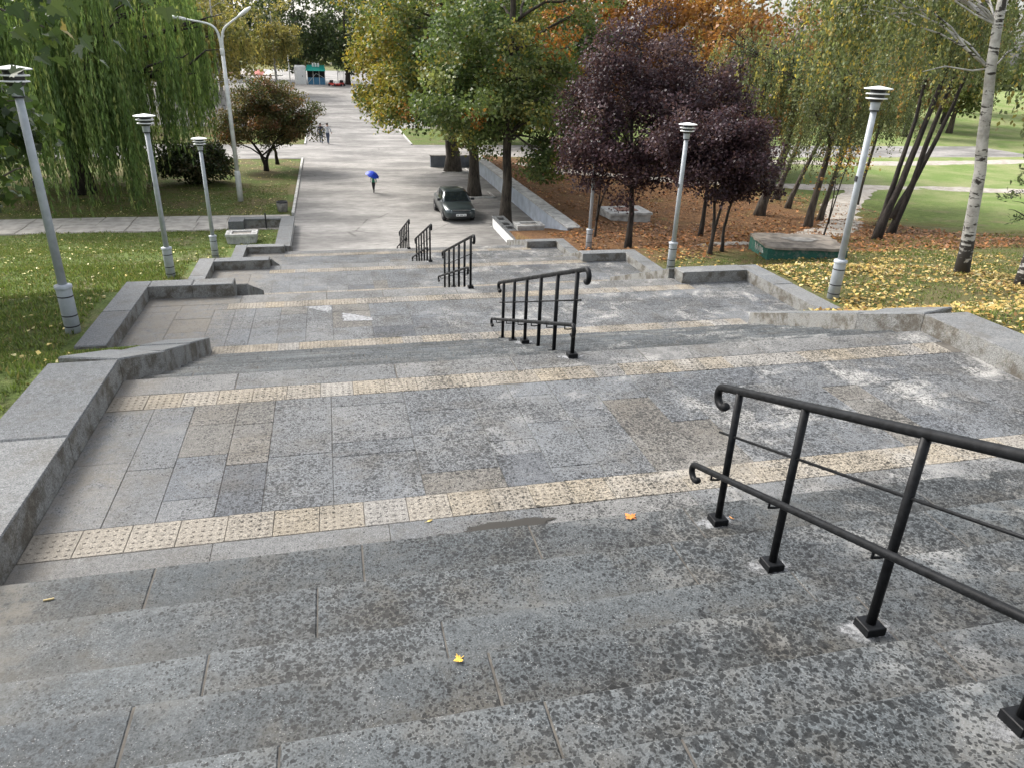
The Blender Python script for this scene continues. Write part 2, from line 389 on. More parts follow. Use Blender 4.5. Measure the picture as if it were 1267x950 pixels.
EA, FA = 8.0, 11.44          # edge of a landing, foot of the flight below it
EB, FB = 14.88, 18.32
EC, FC = 21.60, 25.04
ED, FD = 28.10, 31.54
ZA, ZB, ZC, ZD = 5.0, 3.75, 2.5, 1.25
RIS = 1.25 / 9
FOOT = [(-9, 37.0, -2.0, 7.3), (-9, EA+.05, -2.70, 8.15), (EA, FA + .35, -2.40, 7.80), (FA, FA + .6, -2.6, 8.0), (FA + .45, EB + .22, -3.85, 9.22), (EB, FB + .3, -2.05, 7.5), (FB+.2, EC + .05, -3.55, 8.88),
        (EC, FC+.3, -2.05, 7.5), (FC+.2, ED + .12, -3.40, 8.7), (ED, FD + .2, -2.2, 7.7), (FD, 37.2, -2.2, 7.95), (36.4, 57.5, -2.2, 10.65), (57.0, 71, -2.2, 10.65)]
def ground_sheet():
    def seq(*segs):
        o = []
        for a, b, st in segs: o += list(np.arange(a, b, st))
        return np.array(sorted(set(np.round(o, 3))))
    xs = seq((-700, -100, 60), (-100, -30, 6), (-30, -5, .8), (-5, -1.2, .15), (-1.2, 6.6, 1.3), (6.6, 11.2, .15), (11.2, 32, .7), (32, 100, 5), (100, 760, 60))
    ys = seq((-30, 2, 2), (2, 40, .2), (40, 72, .7), (72, 130, 2.5), (130, 200, 10), (200, 1200, 80))
    Xg, Yg = np.meshgrid(xs, ys)
    Zg = T(Xg, Yg)
    bumps = .035 * np.sin(Xg * .9 + np.sin(Yg * .6)) * np.sin(Yg * .7 + 1.3) + .02 * np.sin(Xg * 2.3 + Yg * 1.7)
    Zg = Zg + bumps * ss(4.8, 7.5, np.abs(Xg - 2.7)) * (np.abs(Xg) < 90)
    ins = np.zeros(Xg.shape, bool)
    for y0, y1, x0, x1 in FOOT: ins |= (Yg > y0) & (Yg < y1) & (Xg > x0) & (Xg < x1)
    pl = ((Yg > 36.4) & (Xg > -2.2) & (Xg < 7.6))
    Zg = np.where(ins & (Yg < 36.4), Zg - 1.0, Zg)
    Zg = np.where((ins & (Yg >= 36.4)) | pl, np.minimum(Zg, rise(Yg)) - .12, Zg)
    # the other paved sheets sit on slightly sunk ground
    Zg = np.where((Yg > 37.25) & (Yg < 40.9) & (Xg < -2.0) & (Xg > -60), np.minimum(Zg, -.03), Zg)
    paved = ((Yg > 61.7) & (Yg < 71.3) & (np.abs(Xg) < 80)) | ((Yg > 86) & (Yg < 196) & (Xg > -31) & (Xg < 35))
    Zg = np.where(paved, rise(Yg) - .15, Zg)
    ny, nx = Xg.shape
    V = np.stack([Xg, Yg, Zg], -1).reshape(-1, 3)
    i = np.arange(ny * nx).reshape(ny, nx)
    F = np.stack([i[:-1, :-1], i[:-1, 1:], i[1:, 1:], i[1:, :-1]], -1).reshape(-1, 4)
    t = NT('lawn_and_litter')
    P = t.xyz()
    n_b = t.noise(.55, 5, .65); n_m = t.noise(3.0, 5, .65); n_f = t.noise(26, 4, .7)
    green = t.mix(t.mr(n_m, .3, .7), (.07, .10, .024), (.125, .165, .044))
    earth = t.mix(t.mr(n_m, .3, .7), (.115, .09, .055), (.19, .155, .09))
    litter = t.mix(t.mr(t.noise(5, 5, .7), .35, .65), (.095, .05, .026), (.195, .105, .048))
    # bare and brown places in the lawn
    lawn = t.mix(t.math('MULTIPLY', t.mr(n_b, .50, .66), .65), green, earth)
    # drier olive lawn beyond the slab path
    dry = t.mr(P[1], 40.5, 42.0)
    dry = t.math('MULTIPLY', dry, t.mr(P[0], 2, 4, 1, 0)); dry = t.math('MULTIPLY', dry, t.mr(n_b, .38, .6))
    lawn = t.mix(t.math('MULTIPLY', dry, .85), lawn, (.15, .12, .06))
    rb = t.math('MULTIPLY', t.mr(P[0], 8.0, 8.6), t.mr(P[1], 24, 30, 1, 0)); rb = t.math('MULTIPLY', rb, t.mr(n_m, .30, .55))
    lawn = t.mix(t.math('MULTIPLY', rb, .75), lawn, (.115, .09, .045))
    # leaf litter under the trees on the birch side
    wob = t.math('MULTIPLY', t.math('SUBTRACT', n_b, .5), 9.0)
    a = t.math('MULTIPLY', t.mr(t.math('ADD', P[1], wob), 19, 23), t.mr(t.math('ADD', P[1], wob), 58, 66, 1, 0))
    a = t.math('MULTIPLY', a, t.mr(P[0], 7.4, 7.9)); a = t.math('MULTIPLY', a, t.mr(t.math('ADD', P[0], t.math('MULTIPLY', wob, 1.4)), 24, 31, 1, 0))
    col = t.mix(t.math('MULTIPLY', a, t.mr(n_b, .25, .45, .55, 1)), lawn, litter)
    bright = t.mr(P[0], 30, 42); bright = t.math('MULTIPLY', bright, t.mr(P[1], 25, 40))
    col = t.mix(bright, col, t.mix(t.mr(t.noise(.25, 6, .7), .38, .62), (.15, .215, .06), (.25, .27, .12)))
    col = t.val(col, t.mr(n_f, .25, .75, .6, 1.4))
    m = t.bsdf(col, .95, spec=.2, normal=t.bump(t.math('ADD', n_f, n_m), .9, .05))
    o = link('ground', quads_mesh('ground', V, F, m, smooth=True))
    return tag(o, 'sloping ground of lawn, bare earth and leaf litter around the stairs', 'ground', kind='structure')
GROUND = ground_sheet()

def sheet(name, mat, x0, x1, ys, dz, label, cat, xs=None):
    xs = xs if xs is not None else np.linspace(x0, x1, 6)
    Xg, Yg = np.meshgrid(xs, ys); Zg = rise(Yg) + dz
    ny, nx = Xg.shape; V = np.stack([Xg, Yg, Zg], -1).reshape(-1, 3); i = np.arange(ny * nx).reshape(ny, nx)
    F = np.stack([i[:-1, :-1], i[:-1, 1:], i[1:, 1:], i[1:, :-1]], -1).reshape(-1, 4)
    return tag(link(name, quads_mesh(name, V, F, mat)), label, cat, kind='structure')
YS = np.array(sorted(set(list(np.arange(72, 130, 2.5)) + list(np.arange(130, 200, 10)))))
# asphalt: one outline with real edges
def plaza():
    mb = MB()
    yy = [FD - .3, 37.0, 57.4, 62.0, 71.0] + list(YS[YS > 71.5])
    def row(y):
        if y < 36.9: return (-1.95, 7.9)
        if y < 57.3: return (-2.08, 10.42)
        if y < 86: return (-2.08, 7.3)
        return (-26.0, 30.0)
    seg = [(FD - .3, 37.0, -2.0, 7.95), (37.0, 57.42, -2.08, 10.42), (57.42, 62.0, -2.08, 10.42), (62.0, 71.0, -60.0, 70.0), (71.0, 77.0, -2.08, 7.3)]
    for y0, y1, x0, x1 in seg:
        mb.add([(x0, y0, 0), (x1, y0, 0), (x1, y1, 0), (x0, y1, 0)], [(0, 1, 2, 3)])
    ys = [77.0] + [y for y in YS if y > 77]
    for a, b2 in zip(ys[:-1], ys[1:]):
        x0, x1 = (-2.08, 7.3) if b2 < 87 else (-30.0, 34.0)
        za, zb = float(rise(a)), float(rise(b2))
        mb.add([(x0, a, za), (x1, a, za), (x1, b2, zb), (x0, b2, zb)], [(0, 1, 2, 3)])
    o = mb.build('plaza', M['asphalt'])
    return tag(o, 'worn pale asphalt square at the foot of the stairs', 'plaza', kind='structure')
plaza()

# ------------------------------------------------------------------ stairs and landings
NOS1 = [4.42, 3.84, 3.24, 2.82, 2.34, 1.92, 1.49, 1.04, .59, .14, -.31, -.76, -1.21, -1.66, -2.11]
def stair_flight(nos, z0, x0, x1, label, seed, deep=False):
    """nos: nosing positions from the lowest tread upwards (falling y)"""
    rg = random.Random(seed)
    core = MB()
    for k, y in enumerate(nos[:-1]):
        core.box(x0, x1, nos[k+1] - .02, y - .012, z0 - .3, z0 + RIS * (k + 1) - .007)
    fl = core.build('stair_flight', M['mortar'])
    tag(fl, label, 'stairs', kind='structure')
    for k, y in enumerate(nos[:-1]):
        x = x0 - rg.uniform(0, .9)
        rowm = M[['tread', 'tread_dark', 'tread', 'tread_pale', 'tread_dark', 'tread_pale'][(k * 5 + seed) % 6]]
        zt = z0 + RIS * (k + 1)
        while x < x1:
            L = rg.choice([1.2, 1.45, 1.7, 2.0, 2.3]) * rg.uniform(.93, 1.07)
            a, b2 = max(x, x0), min(x + L, x1)
            if x1 - b2 < .35: b2 = x1
            if b2 - a > .12:
                mb = MB(); g = .0022
                dz = rg.uniform(-.002, .002); dy = rg.uniform(-.006, .006)
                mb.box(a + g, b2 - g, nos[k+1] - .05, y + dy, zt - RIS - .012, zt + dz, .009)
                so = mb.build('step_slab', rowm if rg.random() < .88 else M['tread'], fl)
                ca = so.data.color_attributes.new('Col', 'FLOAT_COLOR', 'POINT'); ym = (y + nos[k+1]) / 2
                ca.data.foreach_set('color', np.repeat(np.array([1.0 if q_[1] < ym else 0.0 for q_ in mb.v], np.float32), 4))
            x = b2 + .001 if b2 < x1 else x1 + 1
    return fl

def even(edge, foot, n=8):
    st = (foot - edge) / n
    return [foot - st * i for i in range(n + 1)]
stair_flight(NOS1, ZA, -2.38, 7.82, 'topmost flight of worn grey stone steps with the longest railing beside it', 1)
stair_flight(even(EA, FA), ZB, -2.42, 7.86, 'flight of grey stone steps below the first wide landing', 2)
stair_flight(even(EB, FB), ZC, -1.85, 7.3, 'flight of grey stone steps below the second landing', 3)
stair_flight(even(EC, FC), ZD, -1.85, 7.3, 'flight of grey stone steps below the third landing', 4)
stair_flight(even(ED, FD), 0.0, -1.85, 7.3, 'lowest flight of grey stone steps ending on the asphalt', 5)

TW = .345
def tactile_mesh():
    mb = MB(); h = TW / 2 - .0022
    mb.box(-h, h, -h, h, -.05, 0, .003)
    for i in range(5):
        for j in range(5):
            cx, cy = (i - 2) * .064, (j - 2) * .064
            v = []; f = []
            for r, z in ((.015, -.001), (.010, .0055)):
                for q in range(6): v.append((cx + r * math.cos(q * PI / 3), cy + r * math.sin(q * PI / 3), z))
            for q in range(6): f.append((q, (q+1) % 6, 6 + (q+1) % 6, 6 + q))
            f.append((6, 7, 8, 9, 10, 11)); mb.add(v, f)
    return mb.me('tactile_tile', M['tactile'])
TACT = tactile_mesh()

def landing(label, z, x0, x1, y0, y1, fx0, fx1, strips, seed, special=()):
    rg = random.Random(seed)
    bed = MB(); bed.box(x0, x1, y0 - .01, y1 - .02, z - .6, z - .006)
    ld = bed.build('landing', M['mortar']); tag(ld, label, 'landing', kind='structure')
    def slab(a, b2, c, d, mat):
        g = rg.uniform(.001, .003); dz = rg.uniform(-.0018, .0015); ch = .003
        mb = MB(); mb.box(a + g, b2 - g, c + g, d - g, z - .06, z + dz, ch)
        mb.build('paving_slab', mat, ld)
    s1, s2 = strips
    for s in strips:                                  # two warning strips
        x = fx0 + .01; s_x1 = fx1
        while x + TW * .5 < s_x1:
            o = link('tactile_tile', TACT, ld)
            o.location = (x + TW / 2, s + TW / 2, z + rg.uniform(.001, .004)); o.rotation_euler = (rg.uniform(-.003, .003), rg.uniform(-.003, .003), rg.uniform(-.006, .006))
            x += TW
    # ends of the strip rows where the landing is wider than the flight
    for s in strips:
        for a, b2 in ((x0, fx0 + .01), (fx1, x1)):
            xx = a
            while b2 - xx > .06:
                e = min(xx + rg.uniform(.4, .75), b2)
                if b2 - e < .25: e = b2
                slab(xx, e, s, s + TW, M['slab']); xx = e
    def field(ya, yb, wset, nset):
        x = x0
        while x < x1 - .01:
            w = rg.choice(wset) * rg.uniform(.94, 1.06); e = x + w
            if x1 - e < .3: e = x1
            n = rg.choice(nset)
            cuts = [0] + sorted(min(.93, max(.07, (i + 1) / n + rg.uniform(-.14, .14))) for i in range(n - 1)) + [1]
            mid = (x + e) / 2
            for i in range(n):
                ca, cb = ya + (yb - ya) * cuts[i], ya + (yb - ya) * cuts[i+1]
                mat = M['slab']
                for sx, sa, sb, mm in special:
                    if abs(mid - sx) < .3 and (cb + ca) / 2 > sa and (cb + ca) / 2 < sb: mat = M[mm]
                if mat is M['slab'] and rg.random() < .03: mat = M['slab_dark']
                if mat is M['slab'] and rg.random() < .03: mat = M['slab_beige']
                if cb - ca > .03: slab(x, e, ca, cb, mat)
            x = e
    if s1 - y0 > .08:                                  # edge row at the foot of the flight above
        x = x0
        while x < x1 - .01:
            e = min(x + rg.uniform(1.0, 1.7), x1); e = x1 if x1 - e < .4 else e
            slab(x, e, y0, s1, M['edge']); x = e
    field(s1 + TW, s2, [.37, .45, .56, .62, .72], [2, 3, 3, 4])
    x = x0                                              # long edge slabs over the next flight
    while x < x1 - .01:
        e = min(x + rg.uniform(1.1, 1.9), x1); e = x1 if x1 - e < .5 else e
        mb = MB(); mb.box(x + .003, e - .003, s2 + TW + .003, y1 + .0, z - RIS - .01, z + rg.uniform(-.002, .002), .009)
        mb.build('edge_slab', M['edge'], ld); x = e
    return ld
landing('broad upper landing paved with mixed grey slabs between two beige tactile strips', ZA, -2.36, 7.82, 4.40, EA, -2.36, 7.82, (4.82, 7.22), 11,
        ((-1.05, 6.2, 7.3, 'slab_beige'), (-.95, 5.2, 6.2, 'slab_dark'), (3.15, 5, 6.4, 'slab_beige'), (5.3, 5, 6.6, 'slab_beige')))
landing('second landing of grey slabs with a torn pale patch, below the upper landing', ZB, -3.62, 9.0, FA, EB, -2.12, 7.5, (11.76, 14.03), 12,
        ((.15, 12.6, 14.1, 'slab_beige'), (-.75, 13.4, 14.1, 'slab_beige')))
landing('third landing down the stairs, paved with grey slabs', ZC, -3.38, 8.7, FB, EC, -1.9, 7.3, (18.64, 20.80), 13)
landing('lowest landing of the stairs just above the asphalt square', ZD, -3.22, 8.5, FC, ED, -1.9, 7.3, (25.36, 27.32), 14)

def patch(parent, name, mat, ring, z, alpha_in=1.0):
    c = np.mean(np.array(ring), 0); n = len(ring)
    V_ = [(c[0], c[1], z)] + [((p[0] - c[0]) * .7 + c[0], (p[1] - c[1]) * .7 + c[1], z) for p in ring] + [(p[0], p[1], z - .0008) for p in ring]
    F_ = [(0, 1 + i, 1 + (i+1) % n) for i in range(n)] + [(1 + i, 1 + n + i, 1 + n + (i+1) % n, 1 + (i+1) % n) for i in range(n)]
    me = mesh(name, V_, F_, mat); ca = me.color_attributes.new('Col', 'FLOAT_COLOR', 'POINT')
    ca.data.foreach_set('color', np.repeat(np.array([alpha_in] * (n + 1) + [.1] * n, np.float32), 4))
    return link(name, me, parent)
t = NT('standing_damp')
al = t.n('ShaderNodeVertexColor', layer_name='Col').outputs['Color']; sp_ = t.n('ShaderNodeSeparateColor'); t.l(al, sp_.inputs[0])
fac = t.mr(t.math('ADD', sp_.outputs[0], t.math('MULTIPLY', t.math('SUBTRACT', t.noise(9, 5, .7), .5), 2.0)), .35, .65)
pb = t.n('ShaderNodeBsdfPrincipled'); pb.inputs['Base Color'].default_value = (.032, .029, .024, 1); pb.inputs['Roughness'].default_value = .6; pb.inputs['Specular IOR Level'].default_value = .25
tb = t.n('ShaderNodeBsdfTransparent'); mx = t.n('ShaderNodeMixShader'); t.l(fac, mx.inputs[0]); t.l(tb.outputs[0], mx.inputs[1]); t.l(pb.outputs[0], mx.inputs[2]); t.l(mx.outputs[0], t.out.inputs['Surface'])
M['damp'] = t.mat
LAND = [q for q in bpy.data.objects if q.name.startswith('landing')]
LAND.sort(key=lambda q: q.name)
def blob(cx, cy, rx, ry, seed, n=16):
    rg = random.Random(seed); return [(cx + rx * math.cos(a) * rg.uniform(.75, 1.15), cy + ry * math.sin(a) * rg.uniform(.7, 1.2)) for a in np.linspace(0, 2*PI, n, endpoint=False)]
patch(LAND[0], 'damp_patch', M['damp'], blob(1.18, 4.62, .46, .09, 1), ZA + .004)
patch(LAND[0], 'damp_patch', M['damp'], blob(.62, 4.56, .20, .06, 2), ZA + .004)
patch(LAND[1], 'cement_patch', M['cement'], [(-.05, 13.60), (-.06, 13.3), (-.03, 13.02), (.3, 12.98), (.66, 12.98), (.6, 13.2), (.3, 13.42)], ZB + .0045, .95)
patch(LAND[1], 'cement_patch', M['cement'], [(-.8, 14.02), (-.5, 13.75), (-.16, 13.5), (-.12, 13.8), (-.14, 14.03), (-.4, 14.05)], ZB + .0045, .9)

# ------------------------------------------------------------------ kerb walls
def kerb_stone(parent, p, q, w, h0, h1, side, depth=.7, name='kerb_stone'):
    """one long kerb stone from p to q (x, y), tops h0 and h1, w wide to the given side (+1: +x of travel's right)"""
    p = np.array(p, float); q = np.array(q, float); d = (q - p); L = np.linalg.norm(d); d /= L
    nrm = np.array([d[1], -d[0]]) * side
    g = .004
    a, b2 = p + d * g, q - d * g
    c = .015
    A = [a, b2, b2 + nrm * w, a + nrm * w]
    if side > 0: A = [A[0], A[3], A[2], A[1]]; H = [h0, h0, h1, h1]
    else: H = [h0, h1, h1, h0]
    cen = sum(A) / 4
    In = [pt + (cen - pt) / np.linalg.norm(cen - pt) * c * 1.4 for pt in A]
    v = [(pt[0], pt[1], hh - depth) for pt, hh in zip(A, H)] + [(pt[0], pt[1], hh - c) for pt, hh in zip(A, H)] + [(pt[0], pt[1], hh) for pt, hh in zip(In, H)]
    f = [(3,2,1,0), (8,9,10,11)]; mi = [1, 0]
    for k in range(4):
        j = (k + 1) % 4; f += [(k, j, j+4, k+4), (k+4, j+4, j+8, k+8)]; mi += [1, 0]
    # orientation
    area = sum(A[k][0]*A[(k+1)%4][1] - A[(k+1)%4][0]*A[k][1] for k in range(4))
    if area < 0: f = [tuple(reversed(q_)) for q_ in f]
    return obj(name, v, f, [M['kerb'], M['kerb_side']], parent, False, mi)

def kerb_run(parent, pts, w, hs, side, step=1.5, seed=0):
    rg = random.Random(seed)
    for (p, q, h0, h1) in zip(pts[:-1], pts[1:], hs[:-1], hs[1:]):
        p = np.array(p, float); q = np.array(q, float); L = np.linalg.norm(q - p); n = max(1, round(L / step))
        ts = [0] + [min(.98, (i + 1) / n + rg.uniform(-.04, .04)) for i in range(n - 1)] + [1]
        for a, b2 in zip(ts[:-1], ts[1:]):
            kerb_stone(parent, p + (q - p) * a, p + (q - p) * b2, w, h0 + (h1 - h0) * a + rg.uniform(-.003, .003), h0 + (h1 - h0) * b2 + rg.uniform(-.003, .003), side)

def kerb_thing(label): 
    o = empty('kerb_wall'); return tag(o, label, 'kerb', 'stone kerbs edging the stairs')
KT = .25
def top1(y): return ZA + KT + max(0, (4.40 - y)) * (RIS / .45)
# side of the weeping willow
k = kerb_thing('broad granite kerb beside the topmost steps and upper landing, lawn side')
kerb_run(k, [(-2.36, -1.5), (-2.36, 4.2)], .68, [top1(-1.5), top1(4.2)], -1, 1.6, 1)
kerb_run(k, [(-2.36, 4.2), (-2.36, EA)], .68, [ZA+KT+.04, ZA+KT], -1, 1.75, 2)
k = kerb_thing('granite kerb sloping down beside the second flight, lawn side')
kerb_run(k, [(-2.36, EA), (-2.12, EA + .95), (-2.12, 11.95)], .66, [ZA+KT, ZA+KT-.30, ZB+KT-.01], -1, 2.0, 3)
k = kerb_thing('angled granite kerb round the lawn end of the second landing, beside a lamp')
kerb_run(k, [(-3.62, 11.8), (-3.62, EB + .42)], .46, [ZB+KT]*2, -1, 1.5, 4)
kerb_run(k, [(-3.62, EB - .02), (-2.05, EB - .02)], .42, [ZB+KT+.002]*2, -1, 1.0, 5)
k = kerb_thing('granite kerb sloping down beside the third flight, lawn side')
kerb_run(k, [(-1.85, EB+.45), (-1.85, FB+.15)], .45, [ZB+KT-.15, ZC+KT], -1, 1.8, 6)
k = kerb_thing('angled granite kerb round the lawn end of the third landing')
kerb_run(k, [(-3.38, FB), (-3.38, EC + .10)], .42, [ZC+KT]*2, -1, 1.7, 7)
kerb_run(k, [(-3.38, EC - .30), (-1.9, EC - .30)], .40, [ZC+KT+.002]*2, -1, 1.5, 8)
k = kerb_thing('granite kerb sloping down beside the fourth flight, lawn side')
kerb_run(k, [(-1.85, EC+.1), (-1.85, FC+.1)], .45, [ZC+KT-.08, ZD+KT], -1, 1.8, 9)
k = kerb_thing('angled granite kerb round the lawn end of the lowest landing')
kerb_run(k, [(-3.22, FC), (-3.22, ED + .2)], .40, [ZD+KT]*2, -1, 1.6, 10)
kerb_run(k, [(-3.22, ED - .20), (-1.9, ED - .20)], .40, [ZD+KT+.002]*2, -1, 1.4, 11)
k = kerb_thing('granite kerb sloping down beside the lowest flight, lawn side')
kerb_run(k, [(-1.85, ED+.2), (-1.85, FD+.5)], .5, [ZD+KT-.08, .46], -1, 1.9, 12)
# side of the birches
k = kerb_thing('broad granite kerb beside the topmost steps and upper landing, birch side')
kerb_run(k, [(7.82, -1.5), (7.82, 4.2)], .68, [top1(-1.5), top1(4.2)], 1, 1.6, 21)
kerb_run(k, [(7.82, 4.2), (7.82, EA)], .68, [ZA+KT+.04, ZA+KT], 1, 1.75, 22)
k = kerb_thing('granite kerb sloping down beside the second flight, birch side')
kerb_run(k, [(7.82, EA), (7.55, EA + .95), (7.55, 11.8)], .64, [ZA+KT, ZA+KT-.31, ZB+KT-.01], 1, 2.0, 23)
k = kerb_thing('angled granite kerb round the birch end of the second landing')
kerb_run(k, [(9.0, 11.7), (9.0, EB + .02)], .46, [ZB+KT]*2, 1, 1.5, 24)
kerb_run(k, [(7.42, EB - .42), (9.0, EB - .42)], .44, [ZB+KT+.002]*2, -1, 1.6, 25)
k = kerb_thing('granite kerb sloping down beside the third flight, birch side')
kerb_run(k, [(7.3, EB+.03), (7.3, FB+.15)], .45, [ZB+KT-.03, ZC+KT], 1, 1.8, 26)
k = kerb_thing('angled granite kerb round the birch end of the third landing')
kerb_run(k, [(8.7, FB), (8.7, EC - .30)], .42, [ZC+KT]*2, 1, 1.6, 27)
kerb_run(k, [(7.3, EC - .70), (8.7, EC - .70)], .40, [ZC+KT+.002]*2, -1, 1.4, 28)
k = kerb_thing('granite kerb sloping down beside the fourth flight, birch side')
kerb_run(k, [(7.3, EC - .3), (7.3, FC+.1)], .45, [ZC+KT-.03, ZD+KT], 1, 1.8, 29)
k = kerb_thing('angled granite kerb round the tree end of the lowest landing')
kerb_run(k, [(8.5, FC), (8.5, ED - .1)], .40, [ZD+KT]*2, 1, 1.6, 30)
kerb_run(k, [(7.3, ED - .5), (8.5, ED - .5)], .40, [ZD+KT+.002]*2, -1, 1.2, 31)
k = kerb_thing('granite kerb sloping down beside the lowest flight, tree side')
kerb_run(k, [(7.3, ED - .1), (7.45, FD + .2)], .75, [ZD+KT-.03, .58], 1, 1.9, 32)

# ------------------------------------------------------------------ railings
def hook(p, d, n=9, r=.075, back=True):
    """curl at a rail's end: from p along unit d (y,z plane) bending down and back"""
    pts = []
    side = np.array([0, d[2], -d[1]]); 
    if side[2] > 0: side = -side
    for i in range(1, n + 1):
        a = i / n * PI * 1.22
        pts.append(np.array(p) + r * math.sin(a) * np.array(d) + r * (1 - math.cos(a)) * side)
    return pts
def railing(label, X, ys, zg, ztop_y, slope, y_ext, group):
    """ys: post positions; zg(y): tread level; ztop_y: (y, z) on the top rail; slope: fall per metre"""
    root = empty('railing', (X, ys[0], zg(ys[0]))); tag(root, label, 'railing', group)
    inv = Vector((-X, -ys[0], -zg(ys[0])))
    def add(mb, name, smooth=True, parent=None, mat=None):
        me = mb.me(name, mat or M['rail'], smooth); me.transform(Matrix.Translation(inv)); return link(name, me, parent or root)
    zt = lambda y: ztop_y[1] - slope * (y - ztop_y[0])
    for y in ys:
        z0 = zg(y)
        mb = MB(); mb.tube([(X, y, z0), (X, y, zt(y))], .026, 12); post = add(mb, 'post')
        mb = MB(); mb.box(X-.058, X+.058, y-.058, y+.058, z0, z0+.055, .004)
        o = add(mb, 'base_cover', False, post)
        rg = random.Random(int(y * 100))      # smear of cement round the foot, thinning out to nothing
        V_ = [(0, 0, .0045)]; cl_ = [1.0]
        for q, al_ in ((.5, .75), (1.0, 0.0)):
            for a in np.linspace(0, 2*PI, 14, endpoint=False): V_.append((q * .24 * math.cos(a) * 1.1 - .02, q * .13 * math.sin(a), .0045 - .001 * q)); cl_.append(al_)
        F_ = [(0, 1 + i, 1 + (i+1) % 14) for i in range(14)] + [(1 + i, 15 + i, 15 + (i+1) % 14, 1 + (i+1) % 14) for i in range(14)]
        me = mesh('cement_patch', [(a + X, b2 + y, c + z0) for a, b2, c in V_], F_, M['cement']); me.transform(Matrix.Translation(inv))
        ca = me.color_attributes.new('Col', 'FLOAT_COLOR', 'POINT'); ca.data.foreach_set('color', np.repeat(np.array(cl_, np.float32), 4))
        link('cement_patch', me, post)
        zl = zt(y) - .655; xl = X - .115              # bracket under the hand rail for children
        mb = MB(); mb.tube([(X, y, zl - .062), (X-.07, y, zl - .065), (xl-.004, y, zl - .058), (xl, y, zl - .045), (xl, y, zl)], .008, 6)
        add(mb, 'bracket', True, post)
    ya, yb = y_ext
    d = np.array([0, 1, -slope]); d /= np.linalg.norm(d)
    A = np.array([X, ya, zt(ya)]); B = np.array([X, yb, zt(yb)])
    lo = np.array([-.115, 0, -.655])
    mb = MB(); pts = hook(A, -d)[::-1] + [A, B] + hook(B, d); mb.tube(pts, .029, 14); add(mb, 'top_rail')
    A2, B2 = A + lo + d * .03, B + lo + d * .02
    mb = MB(); pts = hook(A2, -d, r=.062)[::-1] + [A2, B2] + hook(B2, d, r=.062); mb.tube(pts, .024, 14); add(mb, 'lower_rail')
    mb = MB(); off = np.array([0, 0, -.36]); mb.tube([A + off + d*.12, B + off - d*.06], .010, 8); add(mb, 'thin_bar')
    return root
def tread1(y):
    for k in range(len(NOS1) - 1):
        if NOS1[k+1] <= y <= NOS1[k]: return ZA + RIS * (k + 1)
    return ZA
def treadf(edge, foot, z):
    st = (foot - edge) / 8
    def g(y):
        if y <= edge: return z
        if y >= foot: return z - 1.25
        return z - RIS * (math.floor((y - edge) / st) + 1)
    return g
GRP = 'black railings down the middle of the stairs'
railing('long black railing with children\'s rail on the topmost flight', 2.7, [4.17, 3.45, 2.55, 1.67, .82, 0.0][::-1], tread1, (4.17, 6.25), .325, (-.25, 4.40), GRP)
railing('black six-post railing on the second flight, below the upper landing', 2.7, [7.86 + .755 * i for i in range(6)], treadf(EA, FA, ZA), (7.86, 6.08), .335, (7.56, 11.98), GRP)
railing('black six-post railing on the third flight', 2.7, [14.76 + .75 * i for i in range(6)], treadf(EB, FB, ZB), (14.76, 4.84), .335, (14.48, 18.82), GRP)
railing('black six-post railing on the fourth flight', 2.7, [21.5 + .75 * i for i in range(6)], treadf(EC, FC, ZC), (21.5, 3.58), .335, (21.22, 25.56), GRP)
railing('black six-post railing on the lowest flight by the asphalt', 2.7, [28.0 + .75 * i for i in range(6)], treadf(ED, FD, ZD), (28.0, 2.33), .335, (27.72, 32.06), GRP)
# ------------------------------------------------------------------ slab path, dirt tracks, plaza edges
def slab_path():
    bed = MB(); bed.box(-40, -2.3, 37.45, 40.75, -.2, .004)
    o = bed.build('path', M['dirt']); tag(o, 'pale concrete slab path crossing the lawn', 'path', kind='structure')
    rg = random.Random(5); xoff = -2.4
    for row, (y0, y1) in enumerate(((37.5, 39.1), (39.12, 40.7))):
        x = -5.1 if row == 0 else -2.35
        while x > -26:
            w = rg.uniform(1.45, 1.6)
            mb = MB(); dz = rg.uniform(-.006, .012); sk = rg.uniform(-.03, .03)
            mb.hexa([(x-w+.02+sk, y0, -.05), (x-.02, y0, -.05), (x-.02+sk, y1, -.05), (x-w+.02, y1, -.05),
                     (x-w+.02+sk, y0, .03+dz), (x-.02, y0, .03+dz), (x-.02+sk, y1, .032+dz), (x-w+.02, y1, .03+dz)])
            mb.build('concrete_slab', M['path_slab'], o); x -= w
slab_path()

